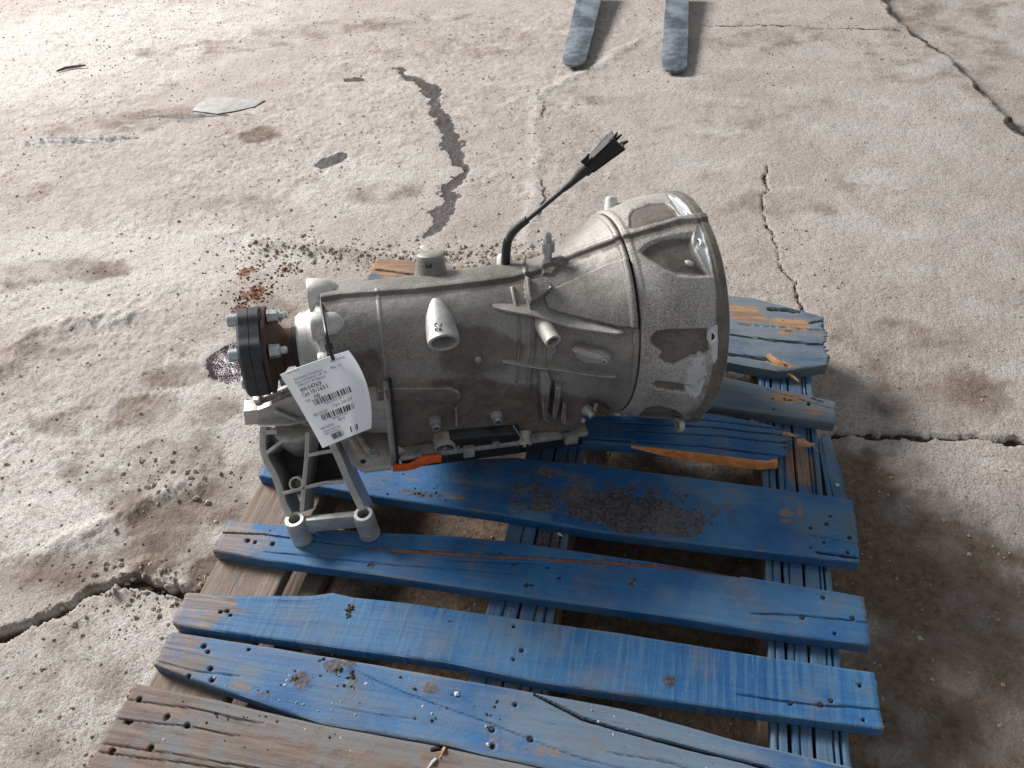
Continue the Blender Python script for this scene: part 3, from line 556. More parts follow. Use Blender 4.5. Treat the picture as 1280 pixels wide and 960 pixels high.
# loose leaning slat at the right end, raw splinter bits
b = MB(); P0 = [(.467, .440, .118), (.482, .436, .121), (.492, .36, .119), (.499, .285, .113), (.480, .285, .112), (.471, .37, .116)]
b.prism([np.array(p) - PO for p in P0], (0, 0, -.085)); b.build('splintered_slat', M['slat'], pal, bevel=.0015)
b = MB(); P0 = [(.461, .430, .117), (.466, .431, .119), (.478, .285, .112), (.470, .285, .111)]
b.prism([np.array(p) - PO for p in P0], (0, 0, -.07)); b.build('splintered_slat', M['slat'], pal, bevel=.001)
b = MB(); b.lathe(np.array([.484, .330, .1135]) - PO, (.05, -.1, 1), [(0, .004), (.004, .004), (.0052, .003)], 12); b.build('nail_head', M['zinc'], pal, smooth=True)
def splinter(a, c, w, mat, name='splinter'):
    a = np.array(a) - PO; c = np.array(c) - PO; d = c - a; s_ = unit(np.cross(d, (0, 0, 1))); u_ = np.array((0, 0, 1.))
    V = []
    for q, k in ((0, 1.), (.35, 1.15), (.7, .7), (1, .12)):
        for sx, sz in ((-1, -.5), (1, -.5), (.8, .5), (-.7, .6)): V.append(a + d * q + s_ * sx * w * k * .5 + u_ * sz * w * k * .5 + u_ * .002 * math.sin(7 * q))
    F = [(0, 1, 2, 3), (15, 14, 13, 12)] + [(4 * i + k, 4 * i + (k + 1) % 4, 4 * i + 4 + (k + 1) % 4, 4 * i + 4 + k) for i in range(3) for k in range(4)]
    MB().add(V, F).build(name, mat, pal)
splinter(at((996, 552), .14), at((1019, 556), .135), .012, M['raw']); splinter(at((978, 542), .14), at((1001, 545), .142), .006, M['raw']); splinter(at((1013, 556), .135), at((1026, 565), .125), .002, M['raw'])
splinter(at((960, 444), .145), at((998, 476), .128), .010, M['raw']); splinter(at((968, 452), .14), at((999, 478), .126), .005, M['stone'])
splinter(at((545, 948), .142), at((532, 962), .142), .004, M['stone']); splinter(at((556, 934), .142), at((549, 948), .141), .004, M['raw'])
# fresh orange split face along the broken board
fp = [at(p, ZT - .001) for p in ((789, 555), (840, 561), (900, 568), (950, 574), (972, 577))]
b = MB(); V = []; F = []
for i, p in enumerate(fp):
    k = (0, .8, 1, 1, .45)[i] * .017 + .0012
    V += [p - PO + (0, -.0045, .0), p - PO + (0, -.0075, -k), p - PO + (0, .006, -k), p - PO + (0, .006, 0)]
n_ = len(fp)
F = [(0, 1, 2, 3), tuple(4 * (n_ - 1) + k for k in (3, 2, 1, 0))] + [(4 * i + k, 4 * i + (k + 1) % 4, 4 * i + 4 + (k + 1) % 4, 4 * i + 4 + k) for i in range(n_ - 1) for k in range(4)]
sp_m = m_plain('orange_split_wood', (.85, .33, .10), (.58, .20, .06), 70, .75, 0, .6)
b.add(V, F).build('split_face', sp_m, pal, label='fresh orange split face')
# blocks and bottom boards
blk = None
for x in (-.43, .012, .413):
    for y in (-.30, .22, .74):
        if blk is None:
            bb = MB().box((0, 0, 0), (.048, 0, 0), (0, .06, 0), (0, 0, .0365)); blk = bb.build('block', M['dusty'], pal, bevel=.003); ob = blk
        else: ob = blk.copy(); COL.objects.link(ob); ob.parent = pal
        ob.location = (x - PO[0], y - PO[1], .0595)
for i, x in enumerate((-.43, .012, .413)):
    yboard(x - .05, x + .05, -.36, .80, M['dusty'], zt=.0225, th=.020, seed=50 + i, name='bottom_board')

# soil crumbs on the boards
sx = []
for p, rx, ry, n_, s_ in (((790, 640), .10, .035, 620, .0020), ((720, 622), .10, .025, 300, .0017), ((680, 595), .06, .015, 120, .002), ((525, 617), .03, .008, 40, .003), ((838, 853), .008, .012, 50, .002), ((415, 833), .02, .012, 26, .0035), ((377, 849), .014, .01, 24, .003), ((440, 855), .02, .02, 20, .0035),
                          ((437, 763), .004, .01, 16, .003), ((790, 728), .003, .008, 10, .003), ((300, 900), .12, .05, 60, .0022), ((540, 868), .1, .03, 36, .0025), ((330, 668), .06, .02, 30, .002), ((650, 690), .25, .03, 90, .0014), ((760, 630), .22, .05, 260, .0013), ((560, 610), .2, .04, 120, .0013), ((800, 800), .35, .05, 60, .0014), ((985, 414), .03, .02, 40, .0018), ((990, 500), .05, .02, 30, .0015), ((463, 706), .004, .004, 10, .003), ((663, 636), .0, .0, 1, .006)):
    c = at(p, ZT)
    for _ in range(n_): sx.append((c[0] + random.gauss(0, rx * .6), c[1] + random.gauss(0, ry * .6), s_ * (.25 + 1.1 * random.random() ** 2.5), ZT - .0006))
scatter('soil_crumbs', on_boards(sx), M['soil'], 'dark soil crumbs scattered on the blue pallet boards', 'dirt', seed=8)
sx = []
for p, rx, ry, n_ in (((600, 880), .3, .06, 40), ((300, 900), .12, .05, 26), ((430, 900), .1, .05, 20)):
    c = at(p, ZT)
    for _ in range(n_): sx.append((c[0] + random.gauss(0, rx * .6), c[1] + random.gauss(0, ry * .6), (.0008 + .0016 * random.random() ** 3), ZT - .0004))
for p, s_ in (((571, 868), .0045), ((540, 892), .002), ((608, 908), .0028), ((610, 931), .0028), ((740, 888), .002), ((700, 669), .007)): c = at(p, ZT if p != (700, 669) else ZS); sx.append((c[0], c[1], s_, c[2]))
scatter('pale_crumbs', on_boards(sx), M['stone'], 'pale stone crumbs lying on the nearest pallet boards', 'grit', seed=9)

# ================================================================== GEARBOX
GC = np.array([.20295883, .4952288, .33839092]); GN = unit((.90978507, .40026064, -.10992059))
GF = unit((GN[1], -GN[0], 0)); GU = np.cross(GF, GN)            # towards the viewer's side, and up
GR = np.stack([GN, -GF, GU], 1)                                  # gearbox axes as columns: x to the bell mouth, y away, z up
GM = Matrix([list(GR[i]) + [GC[i]] for i in range(3)] + [[0, 0, 0, 1]])
gb = empty('gearbox', GM, 'grimy cast aluminium automatic gearbox lying on the blue pallet', 'gearbox')
def toL(P): return (np.asarray(P) - GC) @ GR
def toW(P): return np.asarray(P) @ GR.T + GC
def L_plane(p, P0, N): return toL(on_plane(p, toW(P0), GR @ np.asarray(N, float)))     # photo pixel onto a plane of the gearbox
TR = np.array([(0, .187), (.03, .187), (.06, .184), (.09, .1775), (.115, .168), (.13, .160), (.15, .145), (.17, .130), (.19, .118), (.21, .109), (.24, .101), (.30, .096), (.40, .0935), (.50, .0905), (.57, .0885), (.60, .088)])
from_t = lambda t: np.interp(t, *zip(*[(x, y) for x, y in zip(np.linspace(0, .6, 601), np.convolve(np.pad(np.interp(np.linspace(0, .6, 601), TR[:, 0], TR[:, 1]), 12, mode='edge'), np.ones(25) / 25, 'valid'))]))
_tt = np.linspace(0, .6, 601); _rr = np.convolve(np.pad(np.interp(_tt, TR[:, 0], TR[:, 1]), 12, mode='edge'), np.ones(25) / 25, 'valid')
def Rt(t): return np.interp(t, _tt, _rr)
def base_r(t, ph):
    R = Rt(t); w = sstep(.145, .20, t) * (1 - sstep(.486, .492, t))
    Wd = np.minimum(R + .004, .112); H = .163 + .0 * t
    c, s_ = np.abs(np.cos(ph)), np.abs(np.sin(ph)); p = 15.
    rb = ((c / Wd) ** p + (s_ / H) ** p) ** (-1 / p)
    k = w * sstep(.10, -.35, np.arcsin(np.clip(np.sin(ph), -1, 1)))
    return R * (1 - k) + rb * k
def SP(t, ph, dr=0.):
    r = base_r(t, ph) + dr; return np.stack([-t + 0 * r, -r * np.cos(ph), r * np.sin(ph)], -1)
# lookup table photo pixel -> (t, angle) on the casting
_T, _P = np.meshgrid(np.linspace(0, .59, 560), np.radians(np.linspace(-95, 150, 620)), indexing='ij')
_S = SP(_T, _P); _px = proj(toW(_S)); _n = np.cross(np.gradient(_S, axis=0), np.gradient(_S, axis=1)); _n /= np.linalg.norm(_n, axis=-1, keepdims=True)
_camL = toL(CAM)
if np.mean((_n * np.stack([0 * _T, -np.cos(_P), np.sin(_P)], -1)).sum(-1)) < 0: _n = -_n
_front = (_n * (_camL - _S)).sum(-1) > 0
def hit(p):
    d = np.where(_front, np.hypot(_px[..., 0] - p[0], _px[..., 1] - p[1]), 1e9); i = np.unravel_index(np.argmin(d), d.shape)
    return _S[i].copy(), _n[i].copy(), _T[i], _P[i]

POCK = [  # sunk pockets between the bell's bolt ears: outline, depth, softness
    ([(784, 270), (790, 259), (812, 251), (832, 251), (846, 262), (851, 274), (826, 281), (800, 287), (786, 286)], .0030, 4, 1.0),
    ([(796, 314), (805, 304), (820, 297), (847, 291), (868, 288), (874, 312), (882, 328), (892, 347), (870, 349), (847, 347), (830, 340), (812, 329), (801, 320)], .0085, 10, 1.),
    ([(809, 423), (819, 413), (835, 410), (888, 408), (890, 440), (878, 449), (862, 450), (843, 460), (830, 457), (820, 449), (825, 441), (812, 432)], .010, 6, 1.),
    ([(811, 481), (820, 475), (835, 476), (862, 480), (870, 486), (864, 493), (840, 491), (822, 488)], .006, 5, 1.),
    ([(788, 528), (806, 509), (825, 507), (845, 512), (858, 522), (835, 540), (800, 545)], .009, 6, 1.)]
EARS = [[(834, 243), (846, 247), (855, 255), (866, 267), (853, 272), (846, 262), (840, 253)], [(873, 283), (879, 290), (882, 303), (886, 318), (891, 346), (888, 343), (877, 321), (869, 307), (869, 297)],
        [(889, 409), (897, 405), (898, 420), (897, 447), (893, 456), (889, 446), (890, 434), (886, 425), (886, 414)], [(866, 490), (880, 470), (882, 476), (875, 494), (868, 500)]]
SPINE = [(398, 373), (425, 368), (520, 361), (600, 352), (640, 346), (670, 338), (700, 325), (730, 313), (770, 298), (800, 289), (850, 274), (888, 272)]
def casting(name, t0, t1, nt, mat, extra_rows=None, label=None):
    t = np.linspace(t0, t1, nt); ph = np.radians(np.concatenate([np.linspace(-80, 140, 560, endpoint=False), np.linspace(140, 280, 130, endpoint=False)]))
    T, Ph = np.meshgrid(t, ph, indexing='ij'); P = SP(T, Ph); px = proj(toW(P)); X, Y = px[..., 0], px[..., 1]
    nrm = np.cross(np.gradient(P, axis=0), np.gradient(P, axis=1)); nrm /= np.linalg.norm(nrm, axis=-1, keepdims=True) + 1e-12
    rad = np.stack([0 * T, -np.cos(Ph), np.sin(Ph)], -1); sg = np.sign((nrm * rad).sum(-1).mean()); nrm *= sg
    vis = sstep(-.12, .08, (nrm * (_camL - P)).sum(-1) / np.linalg.norm(_camL - P, axis=-1))
    dr = np.zeros(T.shape); A = {k: np.zeros(T.shape) for k in ('grime', 'bright', 'dark')}
    s_ = Ph * .12
    dr += .0009 * (fbm(T * 60, s_ * 60, 71, 3) - .5) + .0016 * (fbm(T * 11, s_ * 11, 72, 3) - .5)
    # cast spine along the top
    D, sd, L = pline(X, Y, SPINE); f = sstep(5.5, 2.0, D) * vis; dr += .0045 * f
    A['grime'] = np.maximum(A['grime'], .35 * sstep(8, 3, np.abs(D - 6)) * (sd > 0) * vis)
    if t0 < .05:
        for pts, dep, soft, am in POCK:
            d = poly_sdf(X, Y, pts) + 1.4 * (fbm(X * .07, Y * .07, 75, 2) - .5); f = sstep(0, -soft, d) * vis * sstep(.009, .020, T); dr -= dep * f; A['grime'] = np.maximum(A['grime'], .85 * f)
        for pts in EARS:
            d = poly_sdf(X, Y, pts) + 1.2 * (fbm(X * .2, Y * .2, 78, 3) - .5); f = sstep(.6, -.8, d) * vis; A['bright'] = np.maximum(A['bright'], f); A['grime'] *= 1 - f; dr -= .0035 * sstep(1.5, -2, d) * vis * sstep(.004, .012, T)
        # rim of the mouth, the lip at its lower corner, and the foot it stands on
        dr += .0018 * sstep(.014, .010, T)
        dr += .010 * sstep(np.radians(16), np.radians(4), np.abs(Ph - np.radians(270))) * sstep(.03, .02, T)
        dr += .006 * sstep(np.radians(10), np.radians(3), np.abs(Ph + np.radians(38))) * sstep(.045, .02, T)
        d = poly_sdf(X, Y, [(866, 446), (878, 442), (886, 452), (884, 470), (876, 480), (872, 494), (862, 500), (856, 486), (858, 462)]) + 9 * (fbm(X * .13, Y * .13, 76, 3) - .5)
        A['bright'] = np.maximum(A['bright'], .55 * sstep(2, -4, d) * vis); A['grime'] = A['grime'] * (1 - .8 * sstep(2, -4, d) * vis)
        d = poly_sdf(X, Y, [(855, 505), (868, 482), (890, 476), (898, 482), (886, 520), (862, 521)]); A['grime'] = np.maximum(A['grime'], .4 * sstep(2, -4, d))
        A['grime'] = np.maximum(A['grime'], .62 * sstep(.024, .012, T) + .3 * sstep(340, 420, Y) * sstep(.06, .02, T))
        A['dark'] = np.maximum(A['dark'], .0 * T)
        # casting step just before the joint
        dr += .0022 * sstep(t1 - .012, t1 - .006, T) - .0022 * sstep(t1 - .002, t1, T)
    else:
        dr -= .0016 * sstep(t0 + .012, t0 + .004, T) * 0 + .0
        dr += .0032 * sstep(t0 + .010, t0 + .005, T) * sstep(t0 + .0, t0 + .002, T)
        # hoop ribs round the waist
        for pts, w, h in (([(641, 360), (646, 385), (649, 410), (648, 440), (645, 478)], 2.6, .003), ([(659, 352), (663, 384), (667, 410), (666, 440), (660, 478)], 4.2, .0055), ([(650, 300), (655, 330), (659, 352)], 3, .003)):
            D, sd, L = pline(X, Y, pts); f = sstep(w, w * .35, D) * vis; dr += h * f; A['grime'] = np.maximum(A['grime'], .3 * f)
        # bosses and steps raised out of the casting
        for pts, h, soft, gr in (([(656, 356), (684, 352), (691, 364), (683, 369), (672, 376), (662, 382), (657, 372)], .011, 2.5, 0), ([(679, 372), (690, 362), (760, 330), (800, 320), (808, 390), (805, 410), (780, 410), (700, 392), (684, 386)], .005, 5, 0),
                                 ([(470, 477), (560, 477), (573, 482), (574, 491), (560, 493), (470, 492)], .013, 2.5, .1), ([(672, 458), (684, 456), (689, 470), (683, 520), (676, 518), (672, 480)], .014, 5, .1),
                                 ([(692, 474), (703, 476), (701, 500), (694, 522), (688, 512)], .012, 5, .1), ([(703, 498), (709, 500), (708, 522), (703, 525), (700, 516)], .012, 3, -.2), ([(683, 510), (688, 512), (687, 521), (681, 520)], .010, 3, -.2),
                                 ([(608, 505), (640, 476), (672, 474), (676, 525), (640, 530)], .0025, 5, .1), ([(566, 505), (572, 503), (573, 530), (567, 529)], .008, 4, 0),
                                 ([(684, 424), (695, 424), (697, 438), (689, 452), (682, 448)], .004, 4, -.2), ([(676, 335), (700, 322), (710, 326), (690, 345), (678, 345)], .004, 4, -.3)):
            d = poly_sdf(X, Y, pts); f = sstep(.8, -soft * .55, d) * vis; dr += h * 1.25 * f; A['grime'] = np.maximum(A['grime'], gr * f) if gr > 0 else A['grime'] * (1 + gr * f)
        D, sd, L = pline(X, Y, [(472, 365), (477, 420), (482, 468)]); A['bright'] = np.maximum(A['bright'], .42 * sstep(2.2, .6, D) * vis); dr += .0008 * sstep(3, 1, D)
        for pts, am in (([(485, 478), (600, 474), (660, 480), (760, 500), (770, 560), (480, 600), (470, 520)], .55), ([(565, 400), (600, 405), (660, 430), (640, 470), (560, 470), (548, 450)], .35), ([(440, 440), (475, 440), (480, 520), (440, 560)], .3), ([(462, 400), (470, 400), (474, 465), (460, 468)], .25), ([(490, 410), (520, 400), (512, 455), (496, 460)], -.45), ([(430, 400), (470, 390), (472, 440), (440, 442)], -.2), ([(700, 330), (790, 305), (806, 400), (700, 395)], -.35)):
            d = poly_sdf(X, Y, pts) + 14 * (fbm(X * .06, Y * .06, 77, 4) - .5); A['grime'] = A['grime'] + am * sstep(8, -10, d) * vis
    Pd = P + nrm * dr[..., None] if True else P
    if extra_rows is not None:
        rows = []
        for tx, rr in extra_rows: rows.append(np.stack([-tx + 0 * ph, -rr * np.cos(ph), rr * np.sin(ph)], -1)[None])
        rows = np.concatenate(rows)
        Pd = np.concatenate([rows, Pd], 0) if t0 < .05 else np.concatenate([Pd, rows], 0)
        for k in A: A[k] = np.concatenate([np.zeros((len(rows), len(ph))), A[k]], 0) if t0 < .05 else np.concatenate([A[k], np.full((len(rows), len(ph)), .15)], 0)
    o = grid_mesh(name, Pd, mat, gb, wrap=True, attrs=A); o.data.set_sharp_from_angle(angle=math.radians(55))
    if label: o['label'] = label
    return o
bell = casting('bell_housing', 0., .126, 150, M['bell'], [(.10, .02), (.10, .12), (.085, .15), (.012, .168), (.002, .17), (-.0005, .1735)])
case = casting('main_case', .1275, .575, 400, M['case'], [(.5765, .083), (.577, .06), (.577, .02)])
# recessed dark joint ring between the two castings
b = MB(); b.lathe((-.124, 0, 0), (-1, 0, 0), [(0, Rt(.126) - .006), (.006, Rt(.128) - .006)], 120); b.build('joint_ring', M['black'], gb, smooth=True)

def fin(pxs, hs, w, name='cooling_fin', lift=-.12):
    """thin rib standing out of the casting along a traced foot line"""
    k = np.linspace(0, len(pxs) - 1, 46); x = np.interp(k, range(len(pxs)), [p[0] for p in pxs]); y = np.interp(k, range(len(pxs)), [p[1] for p in pxs]); h = np.interp(k, range(len(pxs)), hs)
    Ps, Ns = zip(*[hit((a, c))[:2] for a, c in zip(x, y)]); Ps, Ns = np.array(Ps), np.array(Ns)
    ker = np.ones(7) / 7
    sm = lambda A_: np.stack([np.convolve(np.pad(A_[:, j], 3, mode='edge'), ker, 'valid') for j in range(3)], 1)
    Ps, Ns = sm(Ps), sm(Ns); V = []
    for i in range(len(k)):
        N = unit(np.array([0, -1, lift])); s_ = np.array([0, N[2], -N[1]]); s_ = s_ if s_[2] > 0 else -s_
        P = Ps[i] - N * .004; hh = h[i] + .004
        V += [P + s_ * w * .5, P - s_ * w * .5, P + N * hh - s_ * w * .32, P + N * (hh + .0006), P + N * hh + s_ * w * .32]
    F = []
    for i in range(len(k) - 1):
        for j in range(5): F.append((5 * i + j, 5 * i + (j + 1) % 5, 5 * i + 5 + (j + 1) % 5, 5 * i + 5 + j))
    F += [tuple(range(5)), tuple(5 * (len(k) - 1) + j for j in range(5))]
    return MB().add(V, F).build(name, M['case'], gb, smooth=True)
fin([(613, 384), (640, 383), (670, 386), (700, 397), (725, 402), (750, 406), (768, 410), (782, 415)], [.002, .013, .018, .018, .018, .017, .013, .002], .006)
fin([(625, 451), (640, 451.5), (670, 455), (700, 458), (730, 463), (755, 467), (772, 470)], [.002, .006, .009, .009, .009, .008, .002], .0045)
fin([(770, 548), (772, 540), (771, 528)], [.012, .010, .004], .004)

def pin(px, D, prof, mat, name, seg=20, off=0., sy=1., **kw):
    P, N, t, ph = hit(px); D = N if D is None else np.asarray(D, float)
    return MB().lathe(P + N * off, D, prof, seg, sy).build(name, mat, gb, smooth=True, **kw), P, N
ph_dir = lambda deg: np.array([0, -math.cos(math.radians(deg)), math.sin(math.radians(deg))])
# oval drain spout, hollow
pin((547, 386), ph_dir(-16), [(-.016, .010), (.0, .0155), (.012, .0195), (.03, .0222), (.048, .0236), (.060, .0232), (.0605, .0188), (.056, .0175), (.002, .010)], M['mid'], 'drain_spout', 40, sy=.86, off=-.004, label='pale oval hollow spout on the side of the case')
# scrawled marks on the spout and the boss above it are paint-pen strokes
# upper boss behind the crest
def boss_at(t, deg, r0, D, prof, mat, name, seg=28, **kw):
    P = np.array([-t, -r0 * math.cos(math.radians(deg)), r0 * math.sin(math.radians(deg))])
    return MB().lathe(P, D, prof, seg).build(name, mat, gb, smooth=True, **kw), P
upb, UPB = boss_at(.405, 122, .080, (0, .30, .95), [(0, .030), (.018, .0245), (.036, .0215), (.043, .0205), (.045, .018)], M['case'], 'round_boss')
boss_at(.285, 128, .088, (0, .5, .86), [(0, .014), (.018, .0125), (.024, .010), (.026, .006)], M['bright'], 'locating_boss')
boss_at(.105, 122, .165, (0, .4, .9), [(0, .012), (.018, .010), (.022, .0085), (.024, .004)], M['bright'], 'locating_boss')
# small tube
pin((678, 406), np.array([.22, -.97, -.16]), [(-.01, .0135), (.018, .0128), (.036, .0124), (.0365, .0092), (.034, .0085), (.002, .008)], M['bell'], 'pipe_stub', 28, label='short pipe stub under the long fin')
# hexagon vent fitting
P, N, t_, p_ = hit((684, 331)); D = unit((0, .12, 1))
b = MB().lathe(P - D * .004, D, [(0, .010), (.012, .0085), (.016, .0065), (.026, .0065)], 18); b.lathe(P + D * .022, D, [(0, .0095), (.001, .0105), (.016, .0105), (.017, .0095)], 6); b.lathe(P + D * .039, D, [(0, .0052), (.010, .005), (.014, .003)], 14)
b.build('vent_fitting', M['zinc'], gb, smooth=True)
# oval sensor cover with its screw
P, N, t_, p_ = hit((742, 438)); ex = np.array([1, 0, 0.]); ex = unit(ex - N * ex.dot(N)); ey = np.cross(N, ex); ey = ey if ey[2] > 0 else -ey
ov = [P + ex * (a * .030) + ey * (c * .0125) - N * .004 for a, c in ((-1, .55), (-.86, .1), (-.68, -.55), (-.4, -.95), (.3, -.95), (.75, -.85), (1., -.35), (.92, .2), (.5, .65), (-.3, .8), (-.85, .95))]
MB().prism(ov, N * .022).build('sensor_cover', M['case'], gb, bevel=.0015)
b = MB(); b.lathe(P + ex * .021 - ey * .005 + N * .0155, N, [(0, .0048), (.005, .0048), (.0055, .0026), (.003, .0022)], 14); b.build('screw', M['zinc'], gb, smooth=True)
b = MB(); b.prism([P + ex * a * .029 + ey * c * .012 + N * .0170 for a, c in ((-.95, .5), (-.7, .75), (.3, .5), (.75, .15), (.55, -.3), (-.1, -.35), (-.5, -.1))], N * .0030); b.build('cover_plate', M['bracket'], gb, bevel=.001)
b = MB(); P2, N2 = hit((641, 396))[:2]
# socket screws along the pan rail
def screw(px, r=.0085, h=.012, D=None, ring=True):
    P, N, t, ph = hit(px); D = unit(N + np.array([0, 0, -.12])) if D is None else unit(D); P = P + D * .003
    MB().lathe(P - D * .006, D, [(0, r * 1.35), (h * .55, r * 1.25), (h * .75, r * 1.12)], 20).build('screw_boss', M['case'], gb, smooth=True)
    MB().lathe(P - D * .004, D, [(0, r * .95), (h, r * .95), (h + .0022, r * .82), (h + .0024, r * .55), (h - .003, r * .5)], 18).build('screw', M['zinc'], gb, smooth=True)
    MB().lathe(P - D * .004 + D * (h - .0035), D, [(0, r * .53), (.0022, r * .53)], 12).build('socket', M['black'], gb)  # black disc stands in for the shade in the screw's recess
for p in ((544, 526), (621, 518), (732, 511)): screw(p, .0078, .016)
screw((497, 563), .0115, .018)
screw((568, 561), .006, .008); screw((660, 553), .006, .008)
boss_s = hit((597, 449)); MB().lathe(boss_s[0] - boss_s[1] * .003, boss_s[1], [(0, .006), (.006, .005), (.007, .003)], 16).build('cast_pip', M['case'], gb, smooth=True)
for p in ((691, 365), (743, 533)):
    q = hit(p); MB().lathe(q[0] - q[1] * .003, q[1], [(0, .006), (.007, .005), (.009, .003)], 14).build('cast_pip', M['case'], gb, smooth=True)
# round cups and the black plug bar between them
def cup(px, r, n_='connector_cup'):
    P, N, t, ph = hit(px); D = unit(N + np.array([0, 0, -.15])); P = P + D * .007; MB().lathe(P - D * .010, D, [(0, r * 1.05), (.021, r), (.023, r * .97), (.023, r * .84), (.008, r * .8)], 32).build(n_, M['case'], gb, smooth=True); return P, D
Pa, Da = cup((555, 548), .0175); Pb, Db = cup((654, 542), .0135)
MB().lathe(Pa + Da * .004, Da, [(0, .0045), (.008, .004), (.009, .002)], 10).build('contact_pin', M['zinc'], gb, smooth=True)
MB().lathe(Pb + Db * .004, Db, [(0, .004), (.011, .0036), (.012, .002)], 10).build('contact_pin', M['zinc'], gb, smooth=True)
q1, q2, q3, q4 = [hit(p) for p in ((561, 537), (648, 530), (648, 543), (562, 550))]
Dm = unit(Da + Db)
MB().prism([q[0] - Dm * .002 for q in (q1, q2, q3, q4)], Dm * .019).build('plug_connector', M['black'], gb, bevel=.0025)
q1, q2 = hit((641, 524)), hit((652, 536)); MB().strip([q1[0] + Dm * .01, q2[0] + Dm * .02], None, .002, Dm * .002).build('wire_clip', M['zinc'], gb)
# pan flange and black pan
YF = -.117
def rail(z0, z1, y, ta, tb, mat, name, **kw):
    pts = [(-ta, y, 0), (-tb, y, 0), (-tb, -y, 0), (-ta, -y, 0)]
    b = MB().prism([np.array((p[0], p[1], z0)) for p in pts], (0, 0, z1 - z0)); return b.build(name, mat, gb, bevel=.004, **kw)
rail(-.166, -.155, -.1135, .172, .487, M['case'], 'pan_flange'); rail(-.190, -.1665, -.109, .178, .484, M['black'], 'oil_pan')
for tx in (.20, .265, .33, .395, .455):
    MB().lathe((-tx, -.1125, -.1545), (0, 0, 1), [(0, .0065), (.006, .006), (.0065, .003)], 12).build('pan_screw', M['zinc'], gb, smooth=True)
# lugs hanging under the flange
for p, w in (((714, 548), .011), ((586, 564), .009)):
    q = L_plane(p, (0, -.121, 0), (0, -1, 0)); MB().box(q, (w, 0, 0), (0, .005, 0), (0, 0, .010)).build('flange_lug', M['case'], gb, bevel=.0015)
# orange locking tab
MB().prism([L_plane(p, (0, -.122, 0), (0, -1, 0)) for p in ((491, 582), (511, 581), (517, 578), (525, 573), (535, 570.5), (545, 569.5), (552, 570), (552, 578), (540, 579), (530, 582), (520, 586), (508, 589), (491, 590))], (0, .004, 0)).build('locking_tab', M['orange'], gb, bevel=.0008)
# gasket edge and the tail plate
b = MB().lathe((-.4885, 0, 0), (-1, 0, 0), [(0, .0001), (0, .01)], 8)
G_ = [(-.4875, -.1145, -.005), (-.4875, -.1165, -.180), (-.4875, .10, -.180), (-.4875, .10, -.005)]
MB().prism([np.array(p) for p in G_], (-.0035, 0, 0)).build('gasket', M['black'], gb)
G_ = [(-.491, -.105, -.01), (-.491, -.112, -.177), (-.491, .10, -.177), (-.491, .10, -.01)]
MB().prism([np.array(p) for p in G_], (-.010, 0, 0)).build('end_plate', M['case'], gb, bevel=.003)
PZ = -.150
pl = [L_plane(p, (0, 0, PZ), (0, 0, 1)) for p in ((489, 535), (489, 583), (455, 587), (440, 579), (431, 563), (422, 546), (440, 528))]
MB().prism(pl, (0, 0, -.009)).build('tail_plate', M['bracket'], gb, bevel=.002)
q = L_plane((467, 569), (0, 0, PZ), (0, 0, 1)); MB().lathe(q - np.array([0, 0, .002]), (0, 0, 1), [(0, .009), (.010, .008), (.0102, .0055), (.008, .005), (.008, .0025)], 18).build('screw', M['zinc'], gb, smooth=True)
q = L_plane((454, 577), (0, 0, PZ), (0, 0, 1)); MB().lathe(q - np.array([0, 0, .001]), (0, 0, 1), [(0, .0045), (.0016, .0045)], 14).build('bolt_hole', M['black'], gb)
MB().strip([L_plane(p, (0, 0, PZ + .002), (0, 0, 1)) for p in ((448, 548), (456, 562), (462, 568))], None, .006, (0, 0, .012)).build('plate_rib', M['bracket'], gb, bevel=.001)
# lower tail casting behind the tag
MB().lathe((-.492, -.012, -.070), (-1, 0, 0), [(0, .092), (.03, .088), (.06, .080), (.085, .06)], 40).build('tail_casting', M['case'], gb, smooth=True)

# bolt holes through the machined ears of the bell flange
def ear_hole(p, r, sy=1.):
    P, N, t, ph = hit(p); D = unit(np.array([-1, 0, 0]) + N * .9)
    MB().lathe(P - N * .006 - D * .004, D, [(0, r * 1.5), (.006, r * 1.5), (.0064, r * .95), (.004, r * .9), (.0, r * .8)], 20, sy).build('bolt_boss', M['machined'], gb, smooth=True)
    MB().lathe(P - N * .006 - D * .0005, D, [(0, r * .86), (.0035, r * .86)], 16, sy).build('bolt_hole', M['black'], gb)
ear_hole((857, 264), .004, .8); ear_hole((874, 300), .0048, .8); ear_hole((892, 421), .0062)
q = L_plane((848, 531), (-.03, 0, 0), (1, 0, 0)); MB().lathe(q + np.array([.006, 0, 0]), (-1, 0, 0), [(0, .0125), (.008, .0125), (.0085, .0105), (.0085, .0065), (.002, .006)], 24).build('flange_eye', M['bell'], gb, smooth=True)
q = hit((865, 326)); MB().lathe(q[0] - q[1] * .012, unit(q[1] + np.array([-.5, 0, 0])), [(0, .008), (.006, .0075), (.0075, .005)], 16, sy=.6).build('cast_pip', M['case'], gb, smooth=True)

